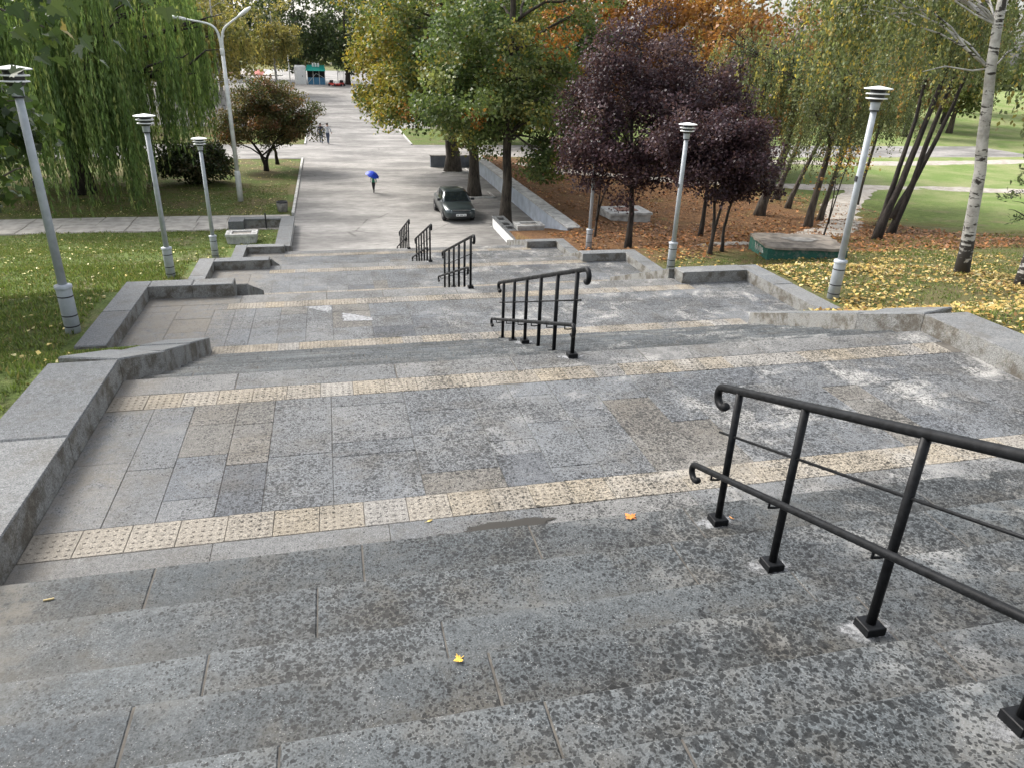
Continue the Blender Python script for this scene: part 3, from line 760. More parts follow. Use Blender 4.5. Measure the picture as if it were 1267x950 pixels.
def drape(name, pts, w, label, dz=.018, seed=1, n=46):
    rg = np.random.default_rng(seed)
    P = np.array(pts, float); s = np.linspace(0, len(P) - 1, n)
    c = np.stack([np.interp(s, range(len(P)), P[:, 0]), np.interp(s, range(len(P)), P[:, 1])], -1)
    for _ in range(3): c[1:-1] = (c[:-2] + c[1:-1] * 2 + c[2:]) / 4
    d = np.gradient(c, axis=0); d /= np.linalg.norm(d, axis=1, keepdims=True); nn = np.stack([-d[:, 1], d[:, 0]], -1)
    V = []; K = 7
    for i in range(n):
        ww = w * (1 + .25 * rg.uniform(-1, 1))
        for j in range(K):
            q = c[i] + nn[i] * ww * (j / (K - 1) - .5)
            edge = -.05 if j in (0, K - 1) else 0
            bp = .035 * math.sin(q[0]*.9 + math.sin(q[1]*.6)) * math.sin(q[1]*.7+1.3) + .02 * math.sin(q[0]*2.3 + q[1]*1.7)
            V.append((q[0], q[1], float(T(q[0], q[1])) + bp + dz + edge))
    i = np.arange(n * K).reshape(n, K)
    F = np.stack([i[:-1, :-1], i[:-1, 1:], i[1:, 1:], i[1:, :-1]], -1).reshape(-1, 4)
    return tag(link(name, quads_mesh(name, np.array(V), F, M['dirt'], smooth=True)), label, 'path', kind='structure')
drape('dirt_path', [(60, 40), (48, 42.5), (38, 45), (30, 46), (22, 50), (14, 56)], 2.2, 'trodden earth path across the green lawn beyond the leaning trees', .05, 1)
drape('dirt_path', [(80, 60), (60, 58), (44, 57), (30, 61)], 2.6, 'far pale earth path across the bright lawn', .05, 2)
drape('dirt_path', [(36, 45), (29, 38), (24, 31), (20, 27.5)], 2.0, 'bare earth track running in among the leaning trees', .045, 3)
drape('dirt_path', [(9.6, 24), (12, 25.5), (15, 25.5), (18, 23.6)], 1.0, 'narrow trodden track through the leaf litter behind the green hatch box', .04, 4)

def wall_obj(name, label, cat='wall'):
    return tag(empty(name), label, cat)
w = wall_obj('retaining_wall', 'long blue-grey retaining wall with stone coping beside the parked car')
MB().box(10.42, 10.8, 32.2, 57.3, -.3, .93).build('wall_face', M['wall_paint'], w)
rg = random.Random(3); y = 32.0
while y < 57.2:
    e = min(y + rg.uniform(1.8, 2.3), 57.35)
    MB().box(10.34, 11.05, y + .004, e - .004, .935, 1.0 + rg.uniform(-.004, .004), .012).build('coping_slab', M['concrete'], w); y = e
w = wall_obj('retaining_wall', 'dark grey cross wall behind the thickest oak trunk')
MB().box(7.35, 10.40, 57.30, 57.65, -.2, .80).build('wall_face', M['wall_dark'], w)
for a, b2 in ((7.3, 8.9), (8.9, 10.38)): MB().box(a + .004, b2 - .004, 57.22, 57.75, .803, .88, .012).build('coping_slab', M['concrete_dark'], w)
w = wall_obj('low_wall', 'low white-painted wall end with dark slots beside the lowest flight')
MB().box(7.86, 8.40, FD - .2, 36.8, -.2, .50).build('wall_face', M['white_paint'], w)
for a, b2 in ((FD - .2, 33.4), (33.4, 35.1), (35.1, 36.86)): MB().box(7.82, 8.46, a + .003, b2 - .003, .503, .57, .01).build('coping_slab', M['kerb'], w)
for yy in (33.9, 34.7, 35.9): MB().box(7.98, 8.28, yy, yy + .45, .571, .59, .004).build('metal_plate', M['black_band'], w)
w = wall_obj('low_wall', 'low granite-capped wall round the planting bed by the slab path')
MB().box(-2.5, -2.0, FD + .3, 38.2, -.2, .38).build('wall_face', M['white_paint'], w)
MB().box(-4.9, -2.5, 37.75, 38.2, -.2, .378).build('wall_face', M['kerb_side'], w)
for a, b2 in ((FD + .3, 33.9), (33.9, 36.1), (36.1, 38.25)): MB().box(-2.58, -1.94, a + .003, b2 - .003, .383, .46, .01).build('coping_slab', M['kerb'], w)
for a, b2 in ((-4.3, -3.4), (-3.4, -2.585)): MB().box(a + .003, b2 - .003, 37.72, 38.25, .383, .46, .01).build('coping_slab', M['kerb'], w)
MB().box(-5.0, -4.305, 37.2, 38.25, -.1, .46, .01).build('coping_slab', M['kerb'], w)
MB().tube([(-3.3, 37.6, 0), (-3.3, 37.6, .75)], .035, 8).build('iron_stub', M['black_band'], w)
def edging(label, pts, wd=.16, h=.10):
    o = empty('kerb_edging'); tag(o, label, 'kerb')
    for p, q in zip(pts[:-1], pts[1:]):
        p = np.array(p, float); q = np.array(q, float); L = np.linalg.norm(q - p); n = max(1, int(L / 1.0)); 
        for i in range(n):
            a = p + (q - p) * i / n; b2 = p + (q - p) * (i + 1) / n
            x0, x1 = sorted((a[0], b2[0])); y0, y1 = sorted((a[1], b2[1]))
            if x1 - x0 < y1 - y0: x0 -= wd / 2; x1 += wd / 2; y0 += .004; y1 -= .004
            else: y0 -= wd / 2; y1 += wd / 2; x0 += .004; x1 -= .004
            z = float(rise((y0 + y1) / 2)); dz = random.uniform(-.008, .008)
            MB().box(x0, x1, y0, y1, z - .2, z + h + dz, .012).build('kerb_stone', M['concrete'], o)
    return o
edging('straight concrete edging between asphalt and the lawn with the two-trunked round tree', [(-2.16, 40.9), (-2.16, 61.9)])
edging('straight concrete edging of the lawn beyond the cross path, where two people walk', [(-2.16, 71.1), (-2.16, 84)])
edging('straight concrete edging of the far lawn behind the oaks', [(7.38, 71.1), (7.38, 84)])
for nm, (cx, cy) in {'slim oak': (8.7, 37.6), 'middle oak': (8.56, 45.7), 'thickest oak': (8.75, 55.4)}.items():
    edging('low broken kerb frame round the foot of the ' + nm, [(cx-.95, cy-.9), (cx+.95, cy-.9)] if 'slim' in nm else [(cx-1.0, cy-1.0), (cx+1.1, cy-1.0), (cx+1.1, cy+1.0)], .12, .07)

# ------------------------------------------------------------------ concrete planters, plinths, hatch box, bin
def planter(label, x, y, z, L=1.3, W=.9, h=.55):
    o = empty('planter', (x, y, z)); tag(o, label, 'planter')
    mb = MB(); n = 14
    pr = []
    for k, (hz, s) in enumerate(((0, .90), (h*.8, 1.0))):
        ring = []
        for i in range(n * 2): ring.append((-L/2*s + L*s*i/(n*2), -W/2*s + (.018 if i % 2 else 0), hz))
        for i in range(n): ring.append((L/2*s - (.018 if i % 2 else 0), -W/2*s + W*s*i/n, hz))
        for i in range(n * 2): ring.append((L/2*s - L*s*i/(n*2), W/2*s - (.018 if i % 2 else 0), hz))
        for i in range(n): ring.append((-L/2*s + (.018 if i % 2 else 0), W/2*s - W*s*i/n, hz))
        pr += ring
    q = len(ring); f = [(i, (i+1) % q, q + (i+1) % q, q + i) for i in range(q)] + [tuple(range(q))[::-1], tuple(q + i for i in range(q))]
    mb.add(pr, f); mb.build('fluted_box', M['concrete'], o)
    rim = MB(); a, b2, t_ = L/2 + .02, W/2 + .02, .17
    z0, z1 = h*.8 + .001, h
    rim.box(-a, a, -b2, -b2+t_, z0, z1, .01); rim.box(-a, a, b2-t_, b2, z0, z1, .01)
    rim.box(-a, -a+.26, -b2+t_+.001, b2-t_-.001, z0, z1-.002); rim.box(a-.26, a, -b2+t_+.001, b2-t_-.001, z0, z1-.002)
    rim.build('rim', M['concrete'], o)
    MB().box(-a+.26, a-.26, -b2+t_, b2-t_, h*.8+.001, h*.86).build('soil', M['dirt'], o)
    for sx in (-1, 1):
        for sy in (-1, 1):
            cx = sx * (a - .13); cy = sy * (b2 - .20); MB().box(cx-.055, cx+.055, cy-.05, cy+.05, h-.01, h+.003).build('drain_slot', M['concrete_dark'], o)
    return o
planter('fluted concrete planter inside the walled bed by the slab path', -4.1, 34.45, 0.02)
planter('fluted concrete planter beside the low white wall under the oaks', 8.98, 33.75, .32, 1.3, .9, .52)
o = empty('concrete_plinth', (14.4, 35.2, .70)); tag(o, 'low pale concrete plinth lying in brown leaf litter behind the purple tree', 'plinth')
MB().box(-1.05, 1.05, -.85, .85, -.2, .30).build('base', M['concrete'], o)
MB().box(-1.12, 1.12, -.92, .92, .302, .42, .015).build('top_slab', M['concrete'], o)
MB().box(-.5, .55, -.4, .45, .4205, .45, .01).build('rusty_cover', plain('rusty_cover', (.22, .12, .09), .9, var=.4), o)
# green hatch box
gp = NT('peeling_green_paint')
c = gp.mix(gp.mr(gp.noise(3.2, 6, .7), .50, .62), (.012, .085, .062), (.10, .13, .115))
c = gp.val(c, gp.mr(gp.noise(30, 3), .3, .7, .8, 1.2)); M['green_paint'] = gp.bsdf(c, .7)
M['lid'] = plain('stained_lid', (.19, .165, .135), .95, var=.45, scale=3, bump=.5)
o = empty('hatch_box', (14.25, 20.3, 2.70), math.radians(-14)); tag(o, 'low green-painted concrete hatch box with a cracked grey lid among leaves', 'hatch box')
MB().box(-1.22, 1.22, -.95, .95, -.6, .36).build('painted_sides', M['green_paint'], o)
mb = MB(); ring = []
rg = random.Random(8)
for k in range(28):
    a = 2 * PI * k / 28; m_ = max(abs(math.cos(a)), abs(math.sin(a))); rr = rg.uniform(.97, 1.03)
    ring.append((1.30 * math.cos(a) / m_ * rr, 1.02 * math.sin(a) / m_ * rr))
mb.add([(x, y, .355) for x, y in ring] + [(x*.985, y*.985, .42 + rg.uniform(-.01, .01)) for x, y in ring] + [(0, 0, .435)],
       [(i, (i+1) % 28, 28+(i+1) % 28, 28+i) for i in range(28)] + [(28+i, 28+(i+1) % 28, 56) for i in range(28)])
mb.build('lid', M['lid'], o)
mb = MB(); mb.add([(.1 + .55*math.cos(a)*(1+.25*math.sin(3*a)), .1 + .32*math.sin(a), .447) for a in np.linspace(0, 2*PI, 18, endpoint=False)], [tuple(range(18))])
mb.build('damp_patch', M['concrete_dark'], o)
mb = MB()      # scribbled pale paint marks on the end face
rg = random.Random(2)
for k in range(9):
    y0 = -.55 + k * .10; mb.tube([(-1.224, y0, .06 + rg.uniform(0, .06)), (-1.226, y0 + rg.uniform(-.06, .06), .24 + rg.uniform(-.05, .06)), (-1.224, y0 + .07, .14 + rg.uniform(0, .12))], .014, 4)
mb.build('paint_scribble', M['concrete'], o)
# bin
o = empty('litter_bin', (-2.72, 41.6, 0)); tag(o, 'squat concrete litter bin with a dark liner at the lawn corner', 'bin')
MB().lathe([(.22, 0), (.25, .03), (.30, .45), (.30, .48)], 16).build('tub', M['concrete_dark'], o, True)
mb = MB(); mb.lathe([(.29, .481), (.29, .56), (.25, .57), (.25, .5)], 16); mb.build('liner', M['black_band'], o, True)

# ------------------------------------------------------------------ lamps
def park_lamp(label, x, y, z, h=4.02, flare=0.0):
    o = empty('park_lamp', (x, y, z)); tag(o, label, 'lamp', 'louvred park lamps along the stairs')
    mb = MB(); mb.lathe([(.115, -.2), (.115, .78), (.112, .80)], 18); sl = mb.build('base_sleeve', M['lamp_paint'], o, True)
    for zz in (.12, .30, .62): MB().lathe([(.117, zz), (.119, zz+.003), (.119, zz+.018), (.117, zz+.021)], 18).build('band', M['black_band'], sl)
    mb = MB(); mb.lathe([(.128, .76), (.13, .765), (.13, .81), (.075, .83)], 18); mb.build('collar', M['lamp_paint'], o, True)
    mb = MB(); mb.lathe([(.066, .8), (.062, 2.2), (.056, h-.36)], 16); mb.build('pole', M['lamp_paint'], o, True)
    mb = MB(); mb.lathe([(.075, h-.40), (.082, h-.38), (.088, h-.26), (.09, h-.245)], 16); hd = mb.build('neck', M['lamp_paint'], o, True)
    MB().lathe([(.084, h-.405), (.084, h-.385)], 16).build('band', M['black_band'], hd)
    mb = MB(); mb.lathe([(.11, h-.246), (.135, h-.2), (.135, h-.03), (.11, h-.02)], 16); mb.build('glass_core', M['lamp_glass'], o, True)
    for k, (zz, r) in enumerate(((h-.185, .19), (h-.105, .205), (h-.02, .25))):
        mb = MB(); mb.lathe([(.11, zz-.004), (r-.01, zz-.012), (r, zz-.010), (r, zz+.002), (r-.02, zz+.009), (.11 if k < 2 else .02, zz+.016 + (.03 if k == 2 else 0))], 24)
        mb.build('louvre', M['lamp_white'], o, True)
    rg = random.Random(int(x * 10 + y)); MB().box(-.075, -.055, -.03, .03, 2.35, 2.45, .003).build('hatch_cover', M['black_band'], o)
    return o
for lb, x, y in (('grey louvred park lamp at the lawn end of the second landing', -4.32, 12.65), ('grey louvred park lamp beside the third landing, before the willow', -4.27, 20.08),
                 ('grey louvred park lamp on the lawn near the fluted planter and slab path', -4.14, 26.7),
                 ('grey louvred park lamp standing in yellow leaves at the birch end of the second landing', 9.80, 12.45),
                 ('grey louvred park lamp between the purple trees and the green hatch box', 9.36, 19.05), ('grey louvred park lamp with its head lost in purple leaves', 9.40, 26.3)):
    park_lamp(lb, x, y, float(T(x, y)) - .02)

def street_lamp():
    o = empty('street_lamp', (-5.15, 44.6, 0)); tag(o, 'tall pale double-armed street lamp rising from the lawn before the willow', 'street lamp')
    mb = MB(); mb.lathe([(.16, -.2), (.16, 1.6), (.13, 1.7), (.12, 1.72)], 16); mb.build('base', M['steel_lamp'], o, True)
    mb = MB(); mb.lathe([(.12, 1.7), (.095, 7.75)], 16); mb.build('pole', M['steel_lamp'], o, True)
    mb = MB(); mb.lathe([(.10, 7.6), (.115, 7.65), (.115, 7.9), (.10, 7.95)], 16); mb.build('collar', M['steel_lamp'], o, True)
    for s, reach, top in ((-1, 1.55, 9.25), (1, .95, 9.45)):
        pts = [(s*.03, 0, 7.9), (s*.05, 0, 8.4), (s*.16, 0, 8.85), (s*.45, 0, 9.1), (s*reach, 0, top)]
        P = np.array(pts); q = np.linspace(0, 4, 14); C = np.stack([np.interp(q, range(5), P[:, i]) for i in range(3)], -1)
        for _ in range(2): C[1:-1] = (C[:-2] + 2*C[1:-1] + C[2:]) / 4
        mb = MB(); mb.tube(C, np.linspace(.075, .045, 14), 10); arm = mb.build('arm', M['steel_lamp'], o, True)
        mb = MB(); d = C[-1] - C[-2]; d /= np.linalg.norm(d); L = .85
        for i in range(3): pass
        secs = [(0, .06, .05), (.15, .14, .08), (.55, .16, .10), (.85, .08, .05)]; v = []; f = []
        up = np.array([-d[2]*s, 0, d[0]*s]) if s > 0 else np.array([d[2], 0, -d[0]])
        for (a, wd, hh) in secs:
            c = C[-1] + d * a
            for k in range(8):
                an = 2*PI*k/8; v.append(c + np.array([0, 1, 0]) * wd * math.cos(an) + up * hh * math.sin(an))
        for i in range(3):
            for k in range(8): f.append((i*8+k, i*8+(k+1) % 8, (i+1)*8+(k+1) % 8, (i+1)*8+k))
        f += [tuple(range(8))[::-1], tuple(24+k for k in range(8))]
        mb.add(v, f); mb.build('lamp_head', M['lamp_white'], arm, True)
    return o
street_lamp()

# ------------------------------------------------------------------ vegetation
def unit(v): return v / (np.linalg.norm(v, axis=-1, keepdims=True) + 1e-9)
def leaf_quads(P, dirs, nor, L, W, rg):
    """one folded diamond per leaf"""
    d = unit(dirs); s = unit(np.cross(d, nor)); n = np.cross(s, d)
    L = np.asarray(L)[:, None]; W = np.asarray(W)[:, None]
    a = P; c = P + d * L
    b = P + d * L * .45 + s * W + n * W * .35; e = P + d * L * .45 - s * W + n * W * .35
    V = np.stack([a, b, c, e], 1).reshape(-1, 3)
    F = np.arange(len(P) * 4).reshape(-1, 4)
    return V, F
def pick(pal, n, rg):
    w = np.array([p[3] for p in pal], float); w /= w.sum()
    return np.array([p[:3] for p in pal])[rg.choice(len(pal), n, p=w)]

def clump_crown(ells, n_cl, lpc, lsize, pal, clr, rg, shell=.55, droop=.25, pfun=None, aspect=.42, rough=1.0, holes=.30):
    w = np.array([e[3]*e[4]*e[5] for e in ells]) ** .75; w /= w.sum()
    ei = rg.choice(len(ells), n_cl, p=w); E = np.array([e[:6] for e in ells])[ei]
    d = unit(rg.normal(size=(n_cl, 3))); r = (shell ** 3 + (1 - shell ** 3) * rg.random(n_cl)) ** (1/3) * rg.uniform(.86, 1.1, n_cl)
    ph = rg.uniform(0, 6.28, 6); az = np.arctan2(d[:, 1], d[:, 0]); el = d[:, 2] * 2.2
    lob = np.sin(3 * az + 2 * el + ph[0]) * .13 + np.sin(5 * az - 3 * el + ph[1]) * .10 + np.sin(8 * az + 5 * el + ph[2]) * .06
    C = E[:, :3] + d * E[:, 3:6] * (r * (1 + rough * lob))[:, None]
    sc_ = 2.2 / max(.8, float(np.mean(E[:, 3])))
    hole = np.sin(C[:, 0] * 1.9 * sc_ + ph[3]) * np.sin(C[:, 2] * 2.3 * sc_ + ph[4]) * np.sin(C[:, 1] * 1.7 * sc_ + ph[5])
    keep = hole < holes; C, E = C[keep], E[keep]; n_cl = len(C)
    csz = clr * rg.uniform(.6, 1.35, n_cl); cc = pick(pal, n_cl, rg)
    cnt = np.maximum(6, (lpc * (csz / clr) ** 2).astype(int))
    idx = np.repeat(np.arange(n_cl), cnt); n = len(idx)
    off = np.clip(rg.normal(size=(n, 3)), -1.7, 1.7) * np.array([.55, .55, .36]) * csz[idx][:, None]
    P = C[idx] + off
    out = unit(P - E[idx][:, :3])
    dirs = unit(rg.normal(size=(n, 3))) + out * .35 + np.array([0, 0, -droop])
    nor = unit(rg.normal(size=(n, 3)) * .75 + out * .45 + np.array([0, 0, .75]))
    sz = lsize * rg.uniform(.65, 1.35, n)
    V, F = leaf_quads(P, dirs, nor, sz, sz * aspect, rg)
    col = np.where(rg.random((n, 1)) < .72, cc[idx], pick(pal, n, rg))
    if pfun is not None: col = pfun(P, col, rg)
    col = col * rg.uniform(.72, 1.3, (n, 1)) * rg.uniform(.88, 1.12, n_cl)[idx][:, None]
    return V, F, np.repeat(np.clip(col, 0, 1), 4, axis=0), C

def bend(p, q, sag, rg, n=7, jit=.06):
    p = np.array(p, float); q = np.array(q, float); L = np.linalg.norm(q - p)
    ts = np.linspace(0, 1, n)[:, None]
    c = p + (q - p) * ts + np.array([0, 0, 1.0]) * sag * L * np.sin(PI * ts)
    c[1:-1] += rg.normal(size=(n - 2, 3)) * jit * L * .35
    return c

def tree(name, label, base, tr_pts, r0, r1, ells, n_cl, lpc, lsize, pal, clr=.8, seed=1, bk='bark', group=None, cat='tree', n_br=26, shell=.55,
         droop=.25, pfun=None, branch_from=(.45, 1.0), extra=None, twig=.02, aspect=.42, flare=1.5, holes=.30):
    rg = np.random.default_rng(seed)
    root = empty(name, base); tag(root, label, cat, group)
    stems = tr_pts if isinstance(tr_pts[0][0], (list, tuple)) else [tr_pts]
    smooth = []
    for i_s, st in enumerate(stems):
        P = np.array(st, float); q = np.linspace(0, len(P) - 1, 12)
        c = np.stack([np.interp(q, range(len(P)), P[:, i]) for i in range(3)], -1)
        for _ in range(2): c[1:-1] = (c[:-2] + 2*c[1:-1] + c[2:]) / 4
        c[1:-1] += rg.normal(size=(10, 3)) * np.array([1, 1, .2]) * r0 * .10
        rr = np.linspace(r0, r1, 12) * (1 if i_s == 0 else .85); rr[0] *= flare; rr[1] *= 1 + (flare - 1) * .25
        c[0][2] -= .25
        mb = MB(); mb.tube(c, rr, 12); mb.build('trunk', M[bk], root, True); smooth.append((c, rr))
    V, F, Cc, C = clump_crown(ells, n_cl, lpc, lsize, pal, clr, rg, shell, droop, pfun, aspect, 1.2, holes) if n_cl else (None, None, None, np.zeros((0, 3)))
    if extra is not None:
        V2, F2, C2, tips = extra(rg)
        if V is None: V, F, Cc = V2, F2, C2
        else: F2 = F2 + len(V); V = np.concatenate([V, V2]); F = np.concatenate([F, F2]); Cc = np.concatenate([Cc, C2])
        C = np.concatenate([C, tips]) if len(C) else tips
    mb = MB()
    if len(C):
        for j in rg.choice(len(C), min(n_br, len(C)), replace=False):
            c, rr = smooth[rg.integers(len(smooth))]
            tz = rg.uniform(*branch_from)
            # leave the trunk below the clump
            k = int(tz * 11); 
            zc = C[j][2] - .35 * np.linalg.norm(C[j][:2] - c[k][:2])
            k = int(np.clip(np.argmin(abs(c[:, 2] - zc)), int(branch_from[0] * 11), 11))
            pts = bend(c[k], C[j], .10, rg)
            rb = min(rr[k] * (.62 if bk != 'birch' else .22), .02 + .022 * np.linalg.norm(C[j] - c[k]))
            mb.tube(pts, np.linspace(rb, twig, len(pts)), 6)
            for _ in range(2):
                m_ = pts[rg.integers(3, 6)]; e = m_ + (C[j] - c[k]) * .35 + rg.normal(size=3) * .35 * clr
                mb.tube(bend(m_, e, .05, rg, 5), np.linspace(rb * .45, twig * .6, 5), 5)
        mb.build('branches', M[bk], root, True)
    if V is not None: link('crown', quads_mesh('crown', V, F, M['leaf'], Cc), root)
    return root

def copy_tree(o, loc, rz, sc, label, group):
    r = o.copy(); COL.objects.link(r); r.location = loc; r.rotation_euler = (0, 0, rz); r.scale = (sc, sc, sc)
    r['label'] = label; r['group'] = group
    for ch in list(o.children):
        c = ch.copy(); COL.objects.link(c); c.parent = r
    return r

def hanging(starts, lens, outd, pal, leafL, leafW, per_m, rg, sway=.12, spread=.38):
    """curtains of hanging twigs with narrow leaves"""
    Vs = []; Ds = []; Cs = []
    cc = pick(pal, len(starts), rg)
    for i, (s, L) in enumerate(zip(starts, lens)):
        n = max(8, int(L * per_m)); t_ = np.sort(rg.random(n))
        o = outd[i]
        x = s[None] + o[None] * (np.sqrt(t_)[:, None] * L * sway) + np.array([0, 0, -1.0]) * (t_ ** 1.08)[:, None] * L
        x += rg.normal(size=(n, 3)) * .035 + (np.sin(t_ * 5 + i) * .05)[:, None] * np.array([1, .6, 0])
        Vs.append(x); d = np.tile(np.array([0, 0, -1.0]) + o * .12, (n, 1)) + rg.normal(size=(n, 3)) * spread
        Ds.append(d); Cs.append(np.tile(cc[i], (n, 1)) * rg.uniform(.6, 1.45, (n, 1)))
    P = np.concatenate(Vs); D = np.concatenate(Ds); C = np.concatenate(Cs)
    nor = unit(rg.normal(size=P.shape) + np.array([0, -.3, .2]))
    sz = leafL * rg.uniform(.6, 1.35, len(P))
    V, F = leaf_quads(P, D, nor, sz, sz * (leafW / leafL), rg)
    return V, F, np.repeat(np.clip(C, 0, 1), 4, axis=0)

# ---- weeping willow
WPAL = [(.135, .205, .065, 3), (.09, .145, .045, 2.5), (.19, .26, .09, 2), (.26, .30, .11, .8)]
def willow_extra(rg):
    starts, lens, outs, tips = [], [], [], []
    for k in range(195):                        # locks of twigs falling from the limb ends
        a = rg.uniform(0, 2 * PI); r = 8.4 * math.sqrt(rg.uniform(.02, 1)); zt = 14.5 - 5.2 * (r / 8.6) ** 2 + rg.uniform(-1.6, .5)
        if rg.random() < .35: zt *= rg.uniform(.62, .9)
        c = np.array([r * math.cos(a), r * math.sin(a), zt]); tips.append(c)
        low = rg.uniform(.4, 2.4) if r > 3 else rg.uniform(1.6, 4.0)
        if (-.2 < a < .9 or a > 5.6) and r > 4: low = rg.uniform(2.4, 5.5)
        o = np.array([math.cos(a), math.sin(a), 0]); wid = rg.uniform(.16, .42)
        for _ in range(rg.integers(12, 20)):
            s = c + rg.normal(size=3) * np.array([wid, wid, .45])
            starts.append(s); lens.append(max(1.5, (zt - low) * rg.uniform(.6, 1.06))); outs.append(o * rg.uniform(-.2, .6))
    V, F, C = hanging(starts, lens, outs, WPAL, .30, .030, 13, rg, .10, spread=.16)
    return V, F, C, np.array(tips)
tree('willow_tree', 'big weeping willow with curtains of green twigs beyond the slab path', (-14.1, 47.7, 0), [(0, 0, 0), (.1, 0, 2.2), (-.2, .2, 5), (.3, 0, 9), (0, 0, 12)], .55, .14,
     [], 0, 0, .1, WPAL, seed=3, bk='bark_dark', extra=willow_extra, n_br=60, branch_from=(.35, 1.0), twig=.03)

# ---- three oaks by the car
OPAL = [(.075, .115, .040, 4), (.115, .155, .052, 3), (.19, .215, .085, 1.8), (.23, .21, .055, .6), (.30, .16, .04, .15)]
def oak_pf(cx, lim, spots):
    def f(P, col, rg):
        y = np.clip((lim - P[:, 0]) / 2.2, 0, 1)[:, None] * np.clip(1.25 - abs(P[:, 2:3] - 7.0) / 4.2, 0, 1)
        ych = rg.random((len(P), 1)) < y * .85
        col = np.where(ych, pick([(.28, .24, .05, 3), (.22, .21, .05, 3), (.32, .22, .045, 1)], len(P), rg), col)
        for (sx, sy, sz, r, c) in spots:
            m = (np.linalg.norm(P - np.array([sx, sy, sz]), axis=1) < r)[:, None] & (rg.random((len(P), 1)) < .75)
            col = np.where(m, np.array(c), col)
        return col
    return f
tree('oak_tree', 'slim-trunked oak by the fluted planter, its low boughs reaching over the retaining wall', (8.7, 37.6, 0), [(0, 0, 0), (.05, 0, 3), (-.05, .1, 6), (.2, 0, 10), (0, 0, 12.5)], .27, .10,
     [(.3, 0, 8.6, 4.6, 4.2, 5.0), (-1.8, .6, 6.3, 2.6, 2.4, 2.3), (2.6, -.5, 5.0, 2.2, 2.0, 1.6), (2.7, -.8, 3.0, 1.1, 1.1, .8), (-1.0, -1.6, 5.6, 1.8, 1.4, 1.1)], 330, 190, .165, OPAL, .75, 21, holes=.10, n_br=40,
     pfun=oak_pf(0, -9, [(1.5, -3, 9, 1.1, (.32, .14, .03)), (-1.8, -1, 5.4, .6, (.33, .15, .04)), (-1.1, -2.5, 7.6, .55, (.33, .16, .04)), (2.9, -2.4, 3.2, 1.3, (.20, .23, .05)), (1.2, -3.8, 7.0, .6, (.30, .16, .04))]))
tree('oak_tree', 'middle oak of the three, its dark trunk forking behind the parked car', (8.56, 45.7, 0), [(0, 0, 0), (.05, 0, 2.2), (-.5, .1, 5), (-.3, 0, 9), (0, 0, 12)], .36, .12,
     [(-.4, 0, 9, 5.2, 4.8, 5.4), (-3.2, -.6, 6.0, 2.8, 2.6, 2.0), (-1.6, -1.8, 5.2, 2.2, 1.8, 1.2), (3.0, .2, 5.2, 2.0, 2, 1.5)], 330, 170, .185, OPAL, .8, 22, holes=.10, n_br=40,
     pfun=oak_pf(0, -3.2, [(-4, -1.5, 5, .7, (.33, .16, .04))]))
tree('oak_tree', 'oak with the thickest trunk and yellowing outer boughs, before the dark cross wall', (8.75, 55.4, 0), [(0, 0, 0), (0, 0, 3), (-.3, .1, 6), (.1, 0, 10), (0, 0, 13)], .50, .16,
     [(-.8, 0, 10, 6.2, 5.6, 6.2), (-4.6, -.5, 7.2, 2.6, 2.8, 2.6), (-4.2, -1.5, 5.0, 2.2, 2.0, 1.6), (-2.0, -2, 5.8, 2.4, 2, 1.5)], 360, 150, .22, OPAL, .9, 23, holes=.10, n_br=40,
     pfun=oak_pf(0, -2.8, []))

# ---- purple plums
PPAL = [(.052, .029, .039, 4), (.075, .043, .055, 3), (.035, .020, .028, 3), (.125, .08, .09, .8)]
tree('plum_tree', 'tall purple-leaved plum tree with one dark trunk beside the lamp in its leaves', (11.05, 26.4, float(T(11.05, 26.4))), [(0, 0, 0), (.05, 0, 1.2), (-.05, 0, 2.4), (-.3, .2, 4.5), (-.2, 0, 7)], .125, .04,
     [(-.55, 0, 4.6, 2.6, 2.2, 2.3), (-.4, .2, 6.4, 2.2, 2.0, 1.7), (1.4, .4, 5.0, 1.9, 1.8, 1.7), (-1.9, -.2, 3.9, 1.2, 1.2, .9), (.2, 0, 3.2, 1.5, 1.3, .6)], 350, 140, .10, PPAL, .48, 31, holes=.16, bk='bark_dark', n_br=34, branch_from=(.3, 1), twig=.01)
z2 = float(T(11.3, 20.6))
tree('plum_tree', 'lower purple-leaved plum with several thin stems between two park lamps', (11.45, 20.7, float(T(11.45, 20.7))), [[(0, 0, 0), (.03, 0, .8), (-.1, 0, 1.7), (-.2, 0, 3.3)], [(.55, .25, 0), (.5, .25, .9), (.75, .3, 1.8), (.8, .3, 3.2)], [(0, 0, .1), (.12, .1, .9), (.3, .1, 1.8), (.2, .1, 3.0)]], .065, .025,
     [(.1, 0, 2.75, 1.2, 1.2, 1.0), (.95, .2, 2.45, 1.0, .9, .8), (-.5, .1, 3.5, 1.1, 1.0, .8), (-1.0, .1, 2.6, .8, .8, .7), (.5, 0, 3.6, .8, .8, .6), (1.3, .1, 1.9, .6, .6, .5), (-1.3, .2, 3.4, .8, .8, .7)], 300, 120, .085, PPAL, .36, 32, holes=.18, bk='bark_dark', n_br=24, branch_from=(.3, 1), twig=.008)
tree('plum_tree', 'purple plum crown showing behind the other two, above the leaf litter', (15.2, 28.5, float(T(15.2, 28.5))), [(0, 0, 0), (.05, 0, 1.4), (-.05, 0, 3), (0, .1, 5.2)], .10, .04,
     [(-.2, 0, 4.4, 2.0, 2.0, 1.7), (-.9, .2, 6.0, 1.6, 1.6, 1.3), (1.2, 0, 3.6, 1.2, 1.2, 1.0)], 210, 125, .105, PPAL, .5, 33, holes=.18, bk='bark_dark', n_br=20, branch_from=(.3, 1), twig=.01)
